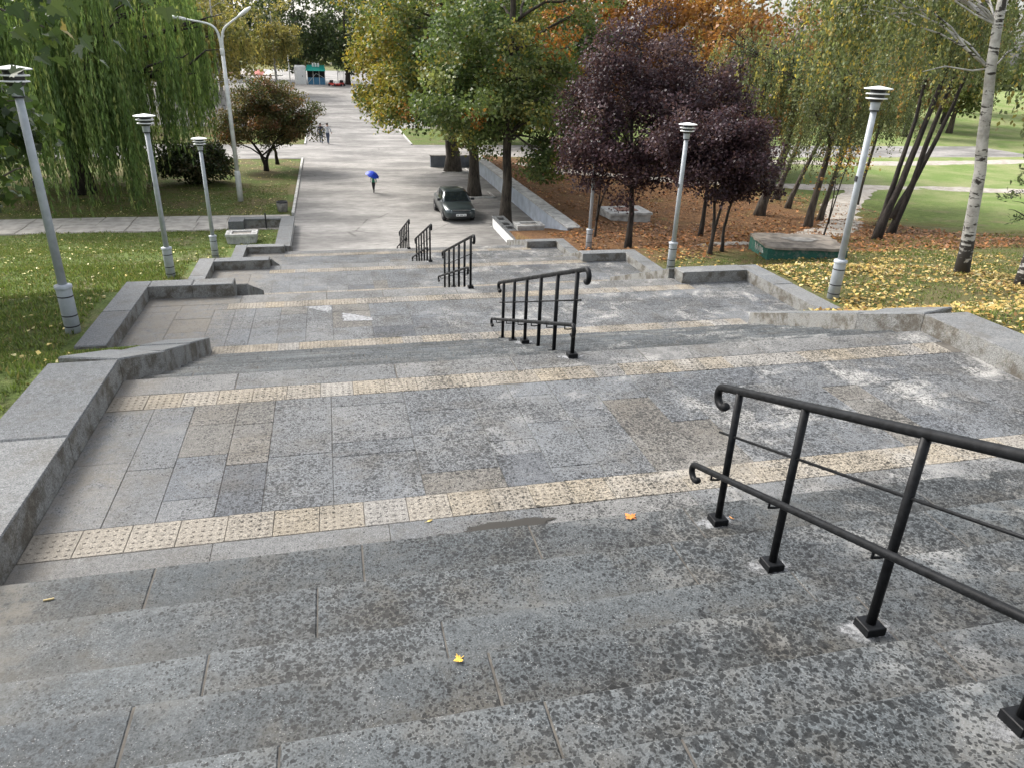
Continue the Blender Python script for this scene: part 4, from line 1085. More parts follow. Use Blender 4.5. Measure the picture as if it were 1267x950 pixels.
tree('sapling', 'thin bare-stemmed sapling just behind the lamp in the purple leaves', (10.35, 28.3, float(T(10.35, 28.3))), [[(0, 0, 0), (.05, 0, 1.2), (.15, .1, 2.6), (.3, .1, 4.2)], [(.03, 0, 1.0), (.3, 0, 1.9), (.6, .1, 3.0)]], .05, .015,
     [(.3, 0, 3.9, .9, .9, .9)], 40, 40, .12, [(.14, .17, .04, 3), (.10, .13, .035, 2)], .4, 34, bk='bark_dark', n_br=10, twig=.006)

# ---- round red-brown trees and bush on the far lawn
RPAL = [(.11, .115, .048, 4), (.15, .11, .052, 2.5), (.18, .09, .045, 1.3), (.075, .09, .036, 2)]
tree('round_tree', 'low domed tree with olive and russet leaves on two forked stems by the asphalt', (-4.46, 55.8, 0), [[(0, 0, 0), (-.1, 0, .7), (-.5, 0, 1.6), (-1.4, .2, 2.6)], [(0, 0, .3), (.1, 0, .9), (.6, .1, 1.8), (1.6, .2, 2.8)], [(.55, 3.4, 0), (.5, 3.2, 1), (.4, 2.6, 2), (.3, 2, 3.2)]], .15, .05,
     [(.5, .6, 3.5, 3.2, 2.8, 1.9), (.4, .6, 4.5, 2.3, 2.2, 1.6), (2.0, .4, 2.9, 1.4, 1.6, 1.0), (-1.8, 0, 2.9, 1.5, 1.5, .9)], 360, 130, .125, RPAL, .5, 41, holes=.18, bk='bark_dark', n_br=40, branch_from=(.3, 1), twig=.012)
tree('bush', 'dark many-stemmed bush on the lawn beside the willow', (-8.4, 50.6, 0), [[(0, 0, 0), (-.3, 0, .6), (-.7, .1, 1.4)], [(.2, .1, 0), (.4, 0, .7), (.8, 0, 1.5)], [(0, .2, 0), (.1, .3, .9), (0, .2, 1.9)], [(-.3, 0, 0), (-.8, 0, .6), (-1.3, .1, 1.2)], [(.4, 0, 0), (1.0, .1, .7), (1.5, .1, 1.3)]], .05, .02,
     [(0, 0, 1.5, 2.0, 1.7, 1.05), (-.6, 0, 1.2, 1.6, 1.3, .8), (.8, .1, 1.3, 1.3, 1.2, .9)], 200, 75, .16, [(.035, .05, .022, 3), (.055, .075, .03, 2), (.08, .07, .035, 1)], .5, 42, bk='bark_dark', cat='bush', n_br=24, branch_from=(.2, 1), twig=.008)

# ---- maple at the lawn edge, its branch reaching over the kerb
MPAL = [(.032, .055, .020, 4), (.045, .072, .024, 3), (.07, .10, .03, 1), (.26, .20, .03, .15)]
def maple_extra(rg):
    tips = np.array([(5.9, -7.6, 4.85), (6.25, -7.9, 4.62), (5.4, -7.2, 4.95), (6.6, -8.0, 4.95), (5.5, -7.8, 4.45), (5.2, -6.9, 4.6)])
    P, D = [], []
    for tpt in tips:
        n = 24
        P.append(tpt + rg.normal(size=(n, 3)) * np.array([.22, .3, .14])); D.append(rg.normal(size=(n, 3)) * .6 + np.array([.4, -.2, -.7]))
    P = np.concatenate(P); D = np.concatenate(D); n = len(P)
    V, F, C = [], [], []
    for i in range(n):
        v = maple_outline() * rg.uniform(.07, .11)
        d = unit(D[i]); s = unit(np.cross(d, rg.normal(size=3) * .5 + np.array([0, -.4, .9]))); 
        w = P[i] + v[:, :1] * s + v[:, 1:2] * d + (np.abs(v[:, :1]) * .25) * np.cross(s, d)
        V.append(w); k = len(w); c = pick(MPAL, 1, rg)
        if i % 17 == 16: c = np.array([[.20, .20, .03]])
        C.append(np.tile(c, (k, 1)))
        q = [(0, j, j + 1, j + 1) for j in range(1, k - 1)]
        F.append(np.array(q) + i * k)
    return np.concatenate(V), np.concatenate(F), np.concatenate(C), tips
def maple_outline():
    pts = [(0, 0), (.10, -.02), (.55, -.12), (.48, .08), (.95, .30), (.62, .40), (.68, .62), (.32, .55), (.30, .85), (0, 1.25),
           (-.30, .85), (-.32, .55), (-.68, .62), (-.62, .40), (-.95, .30), (-.48, .08), (-.55, -.12), (-.10, -.02)]
    return np.array(pts)
tree('maple_tree', 'leafy maple on the lawn slope with a branch of broad leaves over the kerb', (-8.2, 14.4, float(T(-8.2, 14.4))), [(0, 0, 0), (0, 0, 1.5), (.1, -.1, 3.2), (.1, 0, 6.5)], .2, .07,
     [(.0, 0, 5.0, 2.5, 3.0, 2.4), (1.2, 1.4, 3.2, 1.5, 2.2, 1.4), (1.0, 2.6, 1.6, 1.0, 1.6, 1.0), (.5, -3.4, 4.6, 2.0, 2.5, 1.2)], 230, 55, .20, MPAL, .55, 51, bk='bark_grey', n_br=30, extra=None, droop=.6, branch_from=(.3, 1), twig=.012, aspect=.5)
mt = bpy.data.objects['maple_tree']
rgm = np.random.default_rng(77); Vm, Fm, Cm, tipm = maple_extra(rgm)
me_ = bpy.data.meshes.new('bough_leaves'); me_.from_pydata([tuple(p) for p in Vm], [], [tuple(dict.fromkeys(int(i) for i in q)) for q in Fm]); me_.materials.append(M['leaf'])
ca = me_.color_attributes.new('Col', 'FLOAT_COLOR', 'POINT'); c4 = np.ones((len(Vm), 4), np.float32); c4[:, :3] = Cm; ca.data.foreach_set('color', c4.ravel())
link('bough_leaves', me_, mt)
mb = MB()
for tpt in tipm: mb.tube(bend((.4, -.5, 4.2), tpt, .05, rgm, 8, .03), np.linspace(.04, .006, 8), 6)
mb.build('bough', M['bark_grey'], mt, True)

# ---- birches and leaning trees
BPAL = [(.125, .15, .065, 3), (.165, .185, .08, 2.5), (.23, .215, .075, 1.2), (.36, .29, .07, .6), (.09, .115, .05, 2)]
def birch_extra(centers, rad, nlock, low, seed, pal=BPAL, lf=(.11, .035), per=13, out=None, spread=.5):
    def fn(rg):
        starts, lens, outs, tips = [], [], [], []
        for k in range(nlock):
            c0 = np.array(centers[rg.integers(len(centers))], float); d = unit(rg.normal(size=3)); c = c0 + d * np.array([rad, rad, rad * .6]) * rg.uniform(.3, 1.0)
            tips.append(c); o = np.array([d[0], d[1], 0]) if out is None else np.array(out)
            for _ in range(rg.integers(7, 13)):
                starts.append(c + rg.normal(size=3) * np.array([.4, .4, .25]) * spread * 2); lens.append(rg.uniform(.8, 2.6)); outs.append(o * rg.uniform(0, .9))
        V, F, C = hanging(starts, lens, outs, pal, lf[0], lf[1], per, rg, .25)
        return V, F, C, np.array(tips)
    return fn
zb = float(T(14.93, 14.5))
tree('birch_tree', 'big white-barked birch with black marks rising from the yellow leaves', (14.93, 14.5, zb), [(0, 0, 0), (-.17, 0, 1.2), (-.42, 0, 2.7), (-.65, .1, 4.2), (-.92, .1, 6.0), (-1.2, .2, 9.5)], .158, .08,
     [], 0, 0, .1, BPAL, seed=61, bk='birch', extra=birch_extra([(-2.6, 1.2, 6.6), (-1.6, 2.4, 6.9), (-.4, 1.5, 7.2), (.6, 2.2, 6.8), (-3.4, 2.6, 6.2)], 1.3, 62, 0, 61, per=16, lf=(.085, .028)), n_br=30, branch_from=(.5, 1), twig=.012, flare=1.25)
mb = MB(); mb.tube([(-.70, .1, 4.55), (-.2, .3, 4.95), (.4, .5, 5.1)], [.02, .02, .012], 6); mb.tube([(-.66, .1, 4.62), (-1.0, .3, 4.55), (-1.6, .45, 4.62), (-2.1, .5, 4.50)], [.022, .02, .016, .008], 6)
mb.build('long_branch', M['birch'], [q for q in bpy.data.objects if q.get('label', '').startswith('big white-barked')][0], True)
tree('birch_tree', 'second birch trunk beside the big birch, white with black scars', (15.0, 12.85, float(T(15.0, 12.85))), [(0, 0, 0), (-.1, 0, 1.2), (-.2, 0, 2.6), (-.1, .1, 5), (.2, 0, 8.5)], .17, .06,
     [], 0, 0, .1, BPAL, seed=62, bk='birch', extra=birch_extra([(.6, .6, 5.5), (1.2, 0, 4.8)], 1.2, 30, 0, 62, per=11), n_br=14, branch_from=(.5, 1), twig=.012, flare=1.25)
LPAL = [(.125, .15, .07, 3), (.17, .19, .09, 2), (.30, .24, .07, .7), (.09, .112, .055, 2.2), (.27, .16, .06, .5)]
G2 = 'dark-trunked leaning trees on the leaf litter'
def leaning(label, x, y, stems, r, centers, rad, nl, seed, pal=LPAL, lf=(.09, .030), per=22):
    z = float(T(x, y))
    return tree('leaning_tree', label, (x, y, z), stems, r, r * .4, [], 0, 0, .1, pal, seed=seed, bk='bark_dark' if seed < 73 else 'bark_grey', group=G2, extra=birch_extra(centers, rad, nl, 0, seed, pal, lf, per), n_br=26, branch_from=(.4, 1), twig=.012)
leaning('pair of dark leaning trunks from one root beside the big birch', 20.9, 24.8, [[(0, 0, 0), (.5, 0, 2), (1.0, .1, 3.9), (1.35, .1, 6), (1.6, 0, 9)], [(.15, .2, 0), (.35, .2, 2), (.75, .3, 4), (.9, .4, 6.5)]], .15, [(1.4, 0, 8.6), (.3, .5, 8.2), (2.4, .5, 8.6), (-1.4, .3, 7.4)], 1.5, 46, 71)
leaning('pair of dark leaning trunks with a knotted fork, next to the other leaning pair', 23.4, 27.0, [[(0, 0, 0), (.45, 0, 1.5), (.75, .1, 3.2), (1.1, .1, 5.4), (1.4, 0, 8)], [(.1, .1, .9), (.9, .2, 2.6), (1.7, .3, 4.8), (2.3, .4, 7)]], .155, [(1.4, 0, 8.8), (2.8, .5, 8.4), (.2, .4, 8.8)], 1.6, 40, 72)
leaning('single dark trunk leaning over bare leaf litter behind the green hatch box', 22.15, 31.0, [(0, 0, 0), (.1, 0, 2), (.45, .1, 4), (1.2, .2, 6.4), (1.6, .2, 9)], .17, [(0, -.5, 6.5), (1.6, 0, 7.6), (-1.8, -.2, 7.0), (-.6, -1, 5.4)], 1.9, 70, 73)
leaning('straight brown trunk standing behind a thin sapling, right of the green hatch box', 24.6, 33.6, [(0, 0, 0), (.4, 0, 2.4), (1.0, .1, 4.8), (1.4, .1, 8)], .14, [(.6, 0, 7.2), (1.8, .3, 6.2), (-.6, 0, 6.6)], 1.7, 45, 74)
leaning('thick dark trunk leaning at the back edge of the purple plums', 22.4, 35.8, [(0, 0, 0), (.5, 0, 2), (1.3, .1, 4), (.9, .1, 6.5), (.6, 0, 9.5)], .24, [(-.4, -.6, 7.6), (-2.2, -.4, 8.2), (1.4, -.2, 8.0), (-1.4, -.8, 6.2)], 2.1, 80, 75)
leaning('slim dark trunk leaning beside the thick one behind the plums', 25.4, 37.8, [(0, 0, 0), (.6, 0, 2), (1.5, .1, 4), (2.0, .1, 7.5)], .15, [(1.4, -.6, 7.0), (.2, -.4, 7.8)], 1.9, 45, 76)
leaning('dark trunk farthest back in the leaning group, over the green lawn', 26.4, 40.7, [(0, 0, 0), (.6, 0, 2.2), (1.2, .1, 4), (1.6, .1, 7.5)], .18, [(1.0, -.6, 7.4), (-.8, -.4, 8.2), (2.4, 0, 7.6)], 2.0, 50, 77)
leaning('slender tree with a hanging yellow-green crown between the earth track and the leaning pairs', 30.5, 38.5, [(0, 0, 0), (.2, 0, 2), (.5, .1, 4.5), (.7, .1, 7.5)], .11, [(.4, 0, 6.6), (1.6, .3, 6.4), (-.8, .2, 7.0)], 1.7, 40, 79)
tree('sapling', 'thin dark sapling with a few yellow leaves behind the hatch box', (18.85, 25.3, float(T(18.85, 25.3))), [[(0, 0, 0), (.15, 0, 1.0), (.4, .1, 2.4), (.6, .1, 3.6)], [(.12, 0, .9), (.1, 0, 1.9), (0, .1, 3.0)]], .035, .012,
     [(.4, 0, 2.9, .9, .8, .8)], 26, 14, .10, [(.34, .25, .05, 3), (.32, .17, .05, 2), (.2, .18, .05, 1)], .5, 78, bk='bark_dark', n_br=14, twig=.005)
# dark pine whose boughs reach in beside the birches
def pine_extra(rg):
    tips, P, D = [], [], []
    for k in range(95):
        z = rg.uniform(1.6, 7.5); a = rg.uniform(0, 2*PI); L = (8.2 - z) * .36 + .2
        for q in np.linspace(.35, 1, 5):
            c = np.array([math.cos(a) * L * q, math.sin(a) * L * q, z - .25 * q * L + .1 * math.sin(q * 4)])
            n = 42; P.append(c + rg.normal(size=(n, 3)) * np.array([.12, .12, .07])); D.append(rg.normal(size=(n, 3)) * .7 + np.array([math.cos(a), math.sin(a), .1]))
        tips.append(c)
    P = np.concatenate(P); D = np.concatenate(D); n = len(P)
    sz = .16 * rg.uniform(.7, 1.3, n); V, F = leaf_quads(P, D, unit(rg.normal(size=P.shape)), sz, sz * .10, rg)
    return V, F, np.repeat(pick([(.022, .038, .024, 2), (.035, .055, .03, 2), (.05, .065, .035, 1)], n, rg), 4, axis=0), np.array(tips)
tree('pine_tree', 'dark needled pine at the edge of the birches', (25.6, 20.6, float(T(25.6, 20.6))), [(0, 0, 0), (0, 0, 3), (.05, 0, 6), (0, 0, 8)], .14, .03, [], 0, 0, .1, OPAL, seed=81, bk='bark_dark', extra=pine_extra, n_br=80, branch_from=(.1, 1), twig=.008)

# ---- background wood: a few built trees, copied
def bg(name, label, pal, seed, ells, n_cl, lpc, ls, clr, h, r, bk='bark_grey', extra=None, loc=(0, 0)):
    x, y = loc; z = float(T(x, y))
    return tree(name, label, (x, y, z), [(0, 0, 0), (.1, 0, h*.3), (-.1, .1, h*.6), (0, 0, h*.92)], r, r*.3, ells, n_cl, lpc, ls, pal, clr, seed, bk, extra=extra, group='trees of the park background', n_br=24, branch_from=(.25, 1), twig=.03)
GB = 'trees of the park background'
E1 = [(0, 0, 8.5, 5.0, 5.0, 5.6), (2.6, 0, 6, 3, 3, 2.6), (-2.6, .5, 6.2, 3, 3, 2.8), (0, 0, 4.4, 3.5, 3.2, 2)]
E2 = [(0, 0, 9.8, 4.0, 4.0, 6.2), (1.5, .3, 7, 3, 3, 3), (-1.6, 0, 6.4, 3, 3, 2.6)]
L_ = {'g': 'dense dark green broadleaf tree beyond the square', 'o': 'tree in full orange-brown autumn leaf behind the plums', 'y': 'yellowing birch with pale branches beyond the round russet tree',
      'm': 'mid green tree turning yellow at the park edge', 'b': 'brown-leaved tree at the far edge of the bright lawn'}
GP = [(.055, .08, .036, 3), (.08, .11, .045, 2), (.12, .145, .055, 1)]
OP = [(.26, .12, .04, 3), (.32, .16, .05, 2), (.17, .085, .035, 2), (.24, .17, .05, 1)]
YP = [(.26, .23, .08, 3), (.19, .19, .065, 2), (.32, .27, .09, 2), (.13, .14, .05, 1.5)]
MP = [(.13, .16, .055, 3), (.19, .205, .07, 2), (.28, .24, .07, 1.3), (.09, .115, .045, 2)]
BP = [(.16, .10, .05, 3), (.22, .14, .06, 2), (.11, .085, .045, 2), (.20, .17, .06, 1.5)]
K_ = {'g': 'dense dark green broadleaf tree', 'o': 'orange-brown autumn tree', 'y': 'yellowing pale-branched birch', 'm': 'mid green tree turning yellow', 'b': 'brown-leaved tree'}
B = {}
B['g'] = bg('broadleaf_tree', L_['g'], GP, 101, E1, 170, 52, .40, 1.05, 12, .35, loc=(3.5, 128))
B['o'] = bg('autumn_tree', L_['o'], OP, 102, E2, 160, 52, .34, 1.0, 13, .28, bk='bark_dark', loc=(24, 60))
B['y'] = bg('birch_tree', L_['y'], YP, 103, E2, 60, 50, .32, 1.0, 13, .22, bk='birch', extra=birch_extra([(0, 0, 10), (2, 0, 8.5), (-2, 0, 8.8), (0, 1, 7)], 2.6, 60, 0, 103, YP, (.30, .09), 7), loc=(-11.0, 90))
B['m'] = bg('broadleaf_tree', L_['m'], MP, 104, E1, 160, 50, .38, 1.0, 12, .32, loc=(16, 74))
B['b'] = bg('autumn_tree', L_['b'], BP, 105, E2, 150, 50, .38, 1.0, 12, .28, bk='bark_dark', loc=(64, 94))
rgb = random.Random(99)
spots = [('g', -4, 132, 1.1), ('g', 11, 126, 1.1), ('g', 18, 118, 1.2), ('m', 26, 112, 1.0), ('g', 12, 112, .75),
         ('y', -6.4, 112, .85), ('y', -13, 97, 1.05), ('y', -17, 90, 1.0), ('m', -23, 84, 1.0), ('g', -30, 78, 1.1), ('m', -36, 70, 1.0), ('y', -14, 108, 1.1), ('g', -20, 112, 1.2),
         ('o', 19, 58, .95), ('o', 29, 56, 1.0), ('o', 27.5, 49, .72), ('o', 33, 53, .7), ('o', 22, 70, 1.2), ('b', 50, 92, 1.0), ('b', 68, 80, 1.0),
         ('m', 78, 84, 1.0), ('b', 84, 92, 1.2), ('g', 74, 100, 1.3), ('m', 46, 96, 1.2), ('o', 38, 84, 1.2), ('m', 22, 96, 1.2),
         ('g', -44, 84, 1.3), ('m', -54, 76, 1.2), ('m', -28, 104, 1.3), ('b', 96, 104, 1.4), ('g', 110, 96, 1.4), ('m', 92, 78, 1.2), ('g', 124, 110, 1.6), 
         ('g', -60, 96, 1.5), ('g', -50, 124, 1.7), ('g', -14, 140, 1.5), ('m', -30, 136, 1.6), ('g', 30, 138, 1.6)]
for kd, x, y, s in spots:
    where = ('behind the weeping willow' if x < -15 and y < 118 else 'behind the turquoise kiosk and far square' if y > 105 and x < 32 else 'beside the white cabin and parasols' if x < 0 else
             'behind the oaks and purple plums' if x < 34 else 'beyond the bright lawn and dirt paths' if y < 100 else 'in the wood behind the bright lawn')
    copy_tree(B[kd], (x, y, float(T(x, y)) - .1), rgb.uniform(0, 6.28), s * rgb.uniform(.93, 1.07), K_[kd] + ' ' + where, GB)
def hill():
    n = 70; V = []; F = []
    for i in range(n):
        a = math.radians(-75 + 150 * i / (n - 1)); R = 235
        for k, (dr, z) in enumerate(((0, -2), (6, 9), (26, 15), (60, 17))):
            V.append(((R + dr) * math.sin(a), (R + dr) * math.cos(a), z * (1 + .18 * math.sin(i * .9) + .12 * math.sin(i * 2.3 + k)) if k else z))
    for i in range(n - 1):
        for k in range(3): F.append((i*4+k, (i+1)*4+k, (i+1)*4+k+1, i*4+k+1))
    rg = np.random.default_rng(5); m = 26000
    a = np.radians(rg.uniform(-75, 75, m)); R = 236 + rg.normal(size=m) * 6; z = rg.uniform(0, 1, m) ** .8 * (9 + 2.5 * np.sin(a * 30) + 1.5 * np.sin(a * 71))
    P = np.stack([R * np.sin(a) , R * np.cos(a), z + 2], -1)
    sz = rg.uniform(.9, 1.9, m); V2, F2 = leaf_quads(P, rg.normal(size=(m, 3)), unit(rg.normal(size=(m, 3)) + np.array([0, -.6, .6])), sz, sz * .45, rg)
    pal = pick([(.05, .07, .03, 3), (.09, .105, .04, 2), (.16, .12, .05, 1), (.075, .09, .04, 2)], m, rg)
    o = link('far_wood', quads_mesh('far_wood', V2, F2, M['leaf'], np.repeat(pal * rg.uniform(.7, 1.3, (m, 1)), 4, axis=0)))
    return tag(o, 'far belt of mixed woodland closing off the park', 'woodland', kind='stuff')
hill()

# ------------------------------------------------------------------ fallen leaves and grass
def in_foot(x, y):
    m = np.zeros(len(x), bool)
    for y0, y1, x0, x1 in FOOT: m |= (y > y0 - .3) & (y < y1 + .3) & (x > x0 - .45) & (x < x1 + .45)
    return m
def gz_(x, y): 
    b_ = .035 * np.sin(x*.9 + np.sin(y*.6)) * np.sin(y*.7+1.3) + .02 * np.sin(x*2.3 + y*1.7)
    return T(x, y) + b_ * ss(4.8, 7.5, np.abs(x - 2.7))
def litter(name, label, boxes, pal, size, seed, curl=.5):
    rg = np.random.default_rng(seed); X, Y = [], []
    for x0, x1, y0, y1, n, px, py in boxes:
        u = rg.random(n) ** px; v = rg.random(n) ** py
        X.append(x0 + (x1 - x0) * u); Y.append(y0 + (y1 - y0) * v)
    x = np.concatenate(X); y = np.concatenate(Y); keep = ~in_foot(x, y) & ~((x > -2.3) & (x < 10.9) & (y > 31.3)); x, y = x[keep], y[keep]
    cl = np.sin(x * 1.9 + np.sin(y * 2.3)) * np.sin(y * 1.6 + .7) ; cl = cl + .6 * np.sin(x * .7 + 1.1 * np.sin(y * .5)) * np.sin(y * .8 - x * .4); keep = rg.random(len(x)) < .55 + .5 * cl; x, y = x[keep], y[keep]
    n = len(x); P = np.stack([x, y, gz_(x, y) + rg.uniform(.012, .05, n)], -1)
    D = rg.normal(size=(n, 3)) * np.array([1, 1, .22]); nor = unit(rg.normal(size=(n, 3)) * curl * .6 + np.array([0, 0, 1]))
    sz = size * rg.uniform(.4, 1.6, n) ; V, F = leaf_quads(P, D, nor, sz, sz * rg.uniform(.22, .45, n), rg)
    c = pick(pal, n, rg) * rg.uniform(.75, 1.2, (n, 1))
    return tag(link(name, quads_mesh(name, V, F, M['leaf_dull'], np.repeat(c, 4, axis=0))), label, 'leaves', kind='stuff')
YL = [(.47, .345, .11, 3), (.54, .43, .18, 1.6), (.38, .25, .07, 2), (.22, .13, .05, 2), (.45, .40, .23, 1)]
OL = [(.30, .135, .052, 3), (.38, .17, .065, 2), (.20, .10, .05, 3), (.38, .25, .10, .8), (.14, .08, .045, 2.5)]
litter('fallen_leaves', 'carpet of fallen yellow leaves on the slope below the birches', [(8.6, 16, 6.5, 18.5, 20000, 1, 1), (9.2, 20, 14, 21, 5500, 1, 1), (8.5, 9.6, 7, 18, 2600, 1.6, 1), (9.45, 10.2, 11.5, 15, 900, 1.8, 1)], YL, .078, 201)
litter('fallen_leaves', 'brown and orange leaf litter under the plums and leaning trees', [(9, 27, 20, 34, 24000, 1, 1), (10.9, 30, 33, 56, 18000, 1, .8)], OL, .12, 202)
litter('fallen_leaves', 'scattered pale yellow leaves on the lawn beside the stairs', [(-18, -3.0, 6, 37, 4200, .8, 1), (-4.6, -2.6, 14, 33, 260, 1, 1), (-20, -2.5, 41, 46, 1500, .7, 1.6), (-9, -2.4, 46, 61, 1000, 1, 1)], [(.62, .55, .26, 3), (.66, .52, .18, 2), (.45, .36, .14, 1)], .075, 203)
def grass(name, label, boxes, seed, pal, h):
    rg = np.random.default_rng(seed); X, Y = [], []
    for x0, x1, y0, y1, n, px, py in boxes:
        X.append(x0 + (x1 - x0) * rg.random(n) ** px); Y.append(y0 + (y1 - y0) * rg.random(n) ** py)
    x = np.concatenate(X); y = np.concatenate(Y); keep = ~in_foot(x, y) & ~((y > 37.3) & (y < 40.9)) & ~((x > -2.3) & (x < 10.9) & (y > 31.3)); x, y = x[keep], y[keep]
    nz = np.sin(x * .8 + np.sin(y * .9)) * np.sin(y * .75 + x * .3); keep = rg.random(len(x)) < .68 + .45 * nz; x, y = x[keep], y[keep]
    x = np.repeat(x, 3) + rg.normal(size=len(x) * 3) * .03; y = np.repeat(y, 3) + rg.normal(size=len(y) * 3) * .03
    n = len(x); P = np.stack([x, y, gz_(x, y) - .01], -1); D = rg.normal(size=(n, 3)) * .42 + np.array([0, 0, 1.0]); nor = unit(rg.normal(size=(n, 3)) + np.array([0, -.6, 0]))
    sz = h * rg.uniform(.5, 1.4, n); V, F = leaf_quads(P, D, nor, sz, sz * .09 + .002, rg)
    c = pick(pal, n, rg) * rg.uniform(.75, 1.25, (n, 1))
    return tag(link(name, quads_mesh(name, V, F, M['grass'], np.repeat(c, 4, axis=0))), label, 'grass', kind='stuff')
GPAL = [(.13, .18, .046, 3), (.175, .22, .065, 2), (.095, .13, .036, 2), (.23, .205, .09, 1.4)]
grass('grass', 'short green grass of the lawn sloping beside the stairs', [(-14, -2.8, 6.5, 24, 46000, .7, .8), (-18, -2.4, 24, 37.3, 26000, .8, 1), (-20, -2.3, 41, 50, 9000, .8, 1.4)], 301, GPAL, .085)
grass('grass', 'thin grass pushing up among yellow leaves on the birch side', [(8.3, 18, 6.5, 20, 14000, 1, 1), (16, 30, 14, 26, 8000, 1, 1)], 302, GPAL, .075)

# ------------------------------------------------------------------ parked car
def car():
    o = empty('parked_car', (6.35, 40.0, 0.0), math.radians(1.5)); tag(o, 'dark teal saloon car parked nose-on beside the oaks', 'car')
    paint = NT('car_paint'); M['car'] = paint.bsdf(paint.val((.042, .055, .058), paint.mr(paint.noise(3, 3), .3, .7, .9, 1.1)), .28, .35, coat=.6)
    glass = NT('car_glass'); M['cglass'] = glass.bsdf((.012, .016, .018), .06, spec=.8)
    M['bumper'] = plain('black_bumper', (.022, .023, .025), .55)
    M['chrome'] = plain('silver_trim', (.55, .56, .57), .25, .8)
    M['headlight'] = plain('headlight_lens', (.62, .66, .66), .12, .2, coat=.8)
    M['tyre'] = plain('tyre_rubber', (.018, .018, .019), .85)
    # y: -2.1 nose .. 2.1 tail ; sections: y, half width, bottom, side mid, shoulder z, top z
    S = [(-2.10, .60, .36, .46, .56, .60), (-2.04, .74, .26, .45, .62, .68), (-1.85, .81, .22, .48, .70, .775), (-1.30, .83, .22, .50, .79, .86), (-.95, .835, .22, .52, .86, .93),
         (-.2, .84, .22, .53, .91, .95), (.6, .84, .22, .53, .92, .96), (1.25, .83, .22, .52, .92, .97), (1.75, .81, .24, .52, .90, .97), (2.02, .76, .30, .52, .84, .92), (2.10, .66, .42, .54, .74, .82)]
    v = []; f = []; n = 14
    for y, w, zb, zm, zs, zt in S:
        half = [(0, zb), (w * .86, zb), (w * .97, zb + .06), (w, zm), (w * .985, zs - .05), (w * .93, zs), (w * .70, zt), (0, zt + .012)]
        ring = half + [(-x, z) for x, z in half[1:-1]][::-1]
        v += [(x, y, z) for x, z in ring]
    n = len(ring)
    for i in range(len(S) - 1):
        for k in range(n): f.append((i*n+k, i*n+(k+1) % n, (i+1)*n+(k+1) % n, (i+1)*n+k))
    f += [tuple(range(n))[::-1], tuple((len(S)-1)*n + k for k in range(n))]
    body = obj('body', v, f, M['car'], o, True)
    # cabin
    C = [(-1.02, .66, .90, .92), (-.42, .60, 1.30, 1.335), (-.1, .60, 1.37, 1.40), (.75, .60, 1.37, 1.405), (1.12, .59, 1.29, 1.33), (1.62, .62, .93, .96)]
    v = []; f = []
    for y, w, zs, zt in C:
        wb = .79 if abs(y) < 1.3 else .74
        v += [(-wb, y, .88), (-w, y, zs), (-w * .6, y, zt), (w * .6, y, zt), (w, y, zs), (wb, y, .88)]
    for i in range(len(C) - 1):
        for k in range(5): f.append((i*6+k, i*6+k+1, (i+1)*6+k+1, (i+1)*6+k))
    f += [(0, 5, 4, 3, 2, 1), tuple(30 + k for k in range(6))]
    obj('roof', v, [tuple(reversed(q)) for q in f], M['car'], o, True)
    def pane(name, pts, off):
        off = np.array(off); p = [np.array(q) + off for q in pts]
        return obj(name, [tuple(q) for q in p], [tuple(range(len(p)))], M['cglass'], o)
    pane('windscreen', [(-.66, -.99, .935), (.66, -.99, .935), (.555, -.42, 1.325), (-.555, -.42, 1.325)], (0, -.022, .014))
    pane('rear_window', [(.60, 1.58, .97), (-.60, 1.58, .97), (-.53, 1.14, 1.31), (.53, 1.14, 1.31)], (0, .02, .014))
    for s in (-1, 1):
        for a in ([(s*.775, -.70, .95), (s*.625, -.28, 1.30), (s*.618, .22, 1.335), (s*.77, .22, .95)], [(s*.77, .30, .95), (s*.618, .30, 1.335), (s*.62, .80, 1.32), (s*.73, 1.22, .97)]):
            q = pane('side_window', a, (s*.022, 0, .01))
        mb = MB(); mb.box(s*.82 if s > 0 else -1.0, 1.0 if s > 0 else -.82, -.72, -.60, .92, 1.04, .02); mb.build('mirror', M['bumper'], o)
        for y in (-1.32, 1.30):
            mb = MB(); R = .285; ring = []
            prof = [(R*.62, -.095), (R*.94, -.095), (R, -.07), (R, .07), (R*.94, .095), (R*.62, .095)]
            vv = []; ff = []; k2 = 22
            for r, x in prof:
                for k in range(k2): a = 2*PI*k/k2; vv.append((s*.755 + x, y + r*math.cos(a), .285 + r*math.sin(a)))
            for i in range(5):
                for k in range(k2): ff.append((i*k2+k, i*k2+(k+1) % k2, (i+1)*k2+(k+1) % k2, (i+1)*k2+k))
            mb.add(vv, ff); wh = mb.build('wheel', M['tyre'], o, True)
            mb = MB(); mb.add([(s*.755 + s*.075, y + R*.63*math.cos(2*PI*k/16), .285 + R*.63*math.sin(2*PI*k/16)) for k in range(16)] + [(s*.755 + s*.09, y, .285)], [(k, (k+1) % 16, 16) for k in range(16)]); mb.build('hubcap', M['chrome'], wh)
            mb = MB(); mb.add([(s*.838, y + .34*math.cos(a), .285 + .34*math.sin(a)) for a in np.linspace(-.1, PI+.1, 14)], [tuple(range(14))]); mb.build('wheel_arch', M['bumper'], o)
        mb = MB(); mb.add([(s*.50, -2.075, .53), (s*.74, -1.965, .54), (s*.78, -1.86, .67), (s*.66, -1.93, .70), (s*.48, -2.03, .655)], [(0, 1, 2, 3, 4)])
        hl = mb.build('headlight', M['headlight'], o); hl.location = (0, -.035, .005)
        mb = MB(); mb.box(*( (.55, .74) if s > 0 else (-.74, -.55)), 2.03, 2.115, .60, .76, .02); mb.build('tail_light', plain('tail_red', (.30, .02, .015), .3), o)
    mb = MB(); ring = []
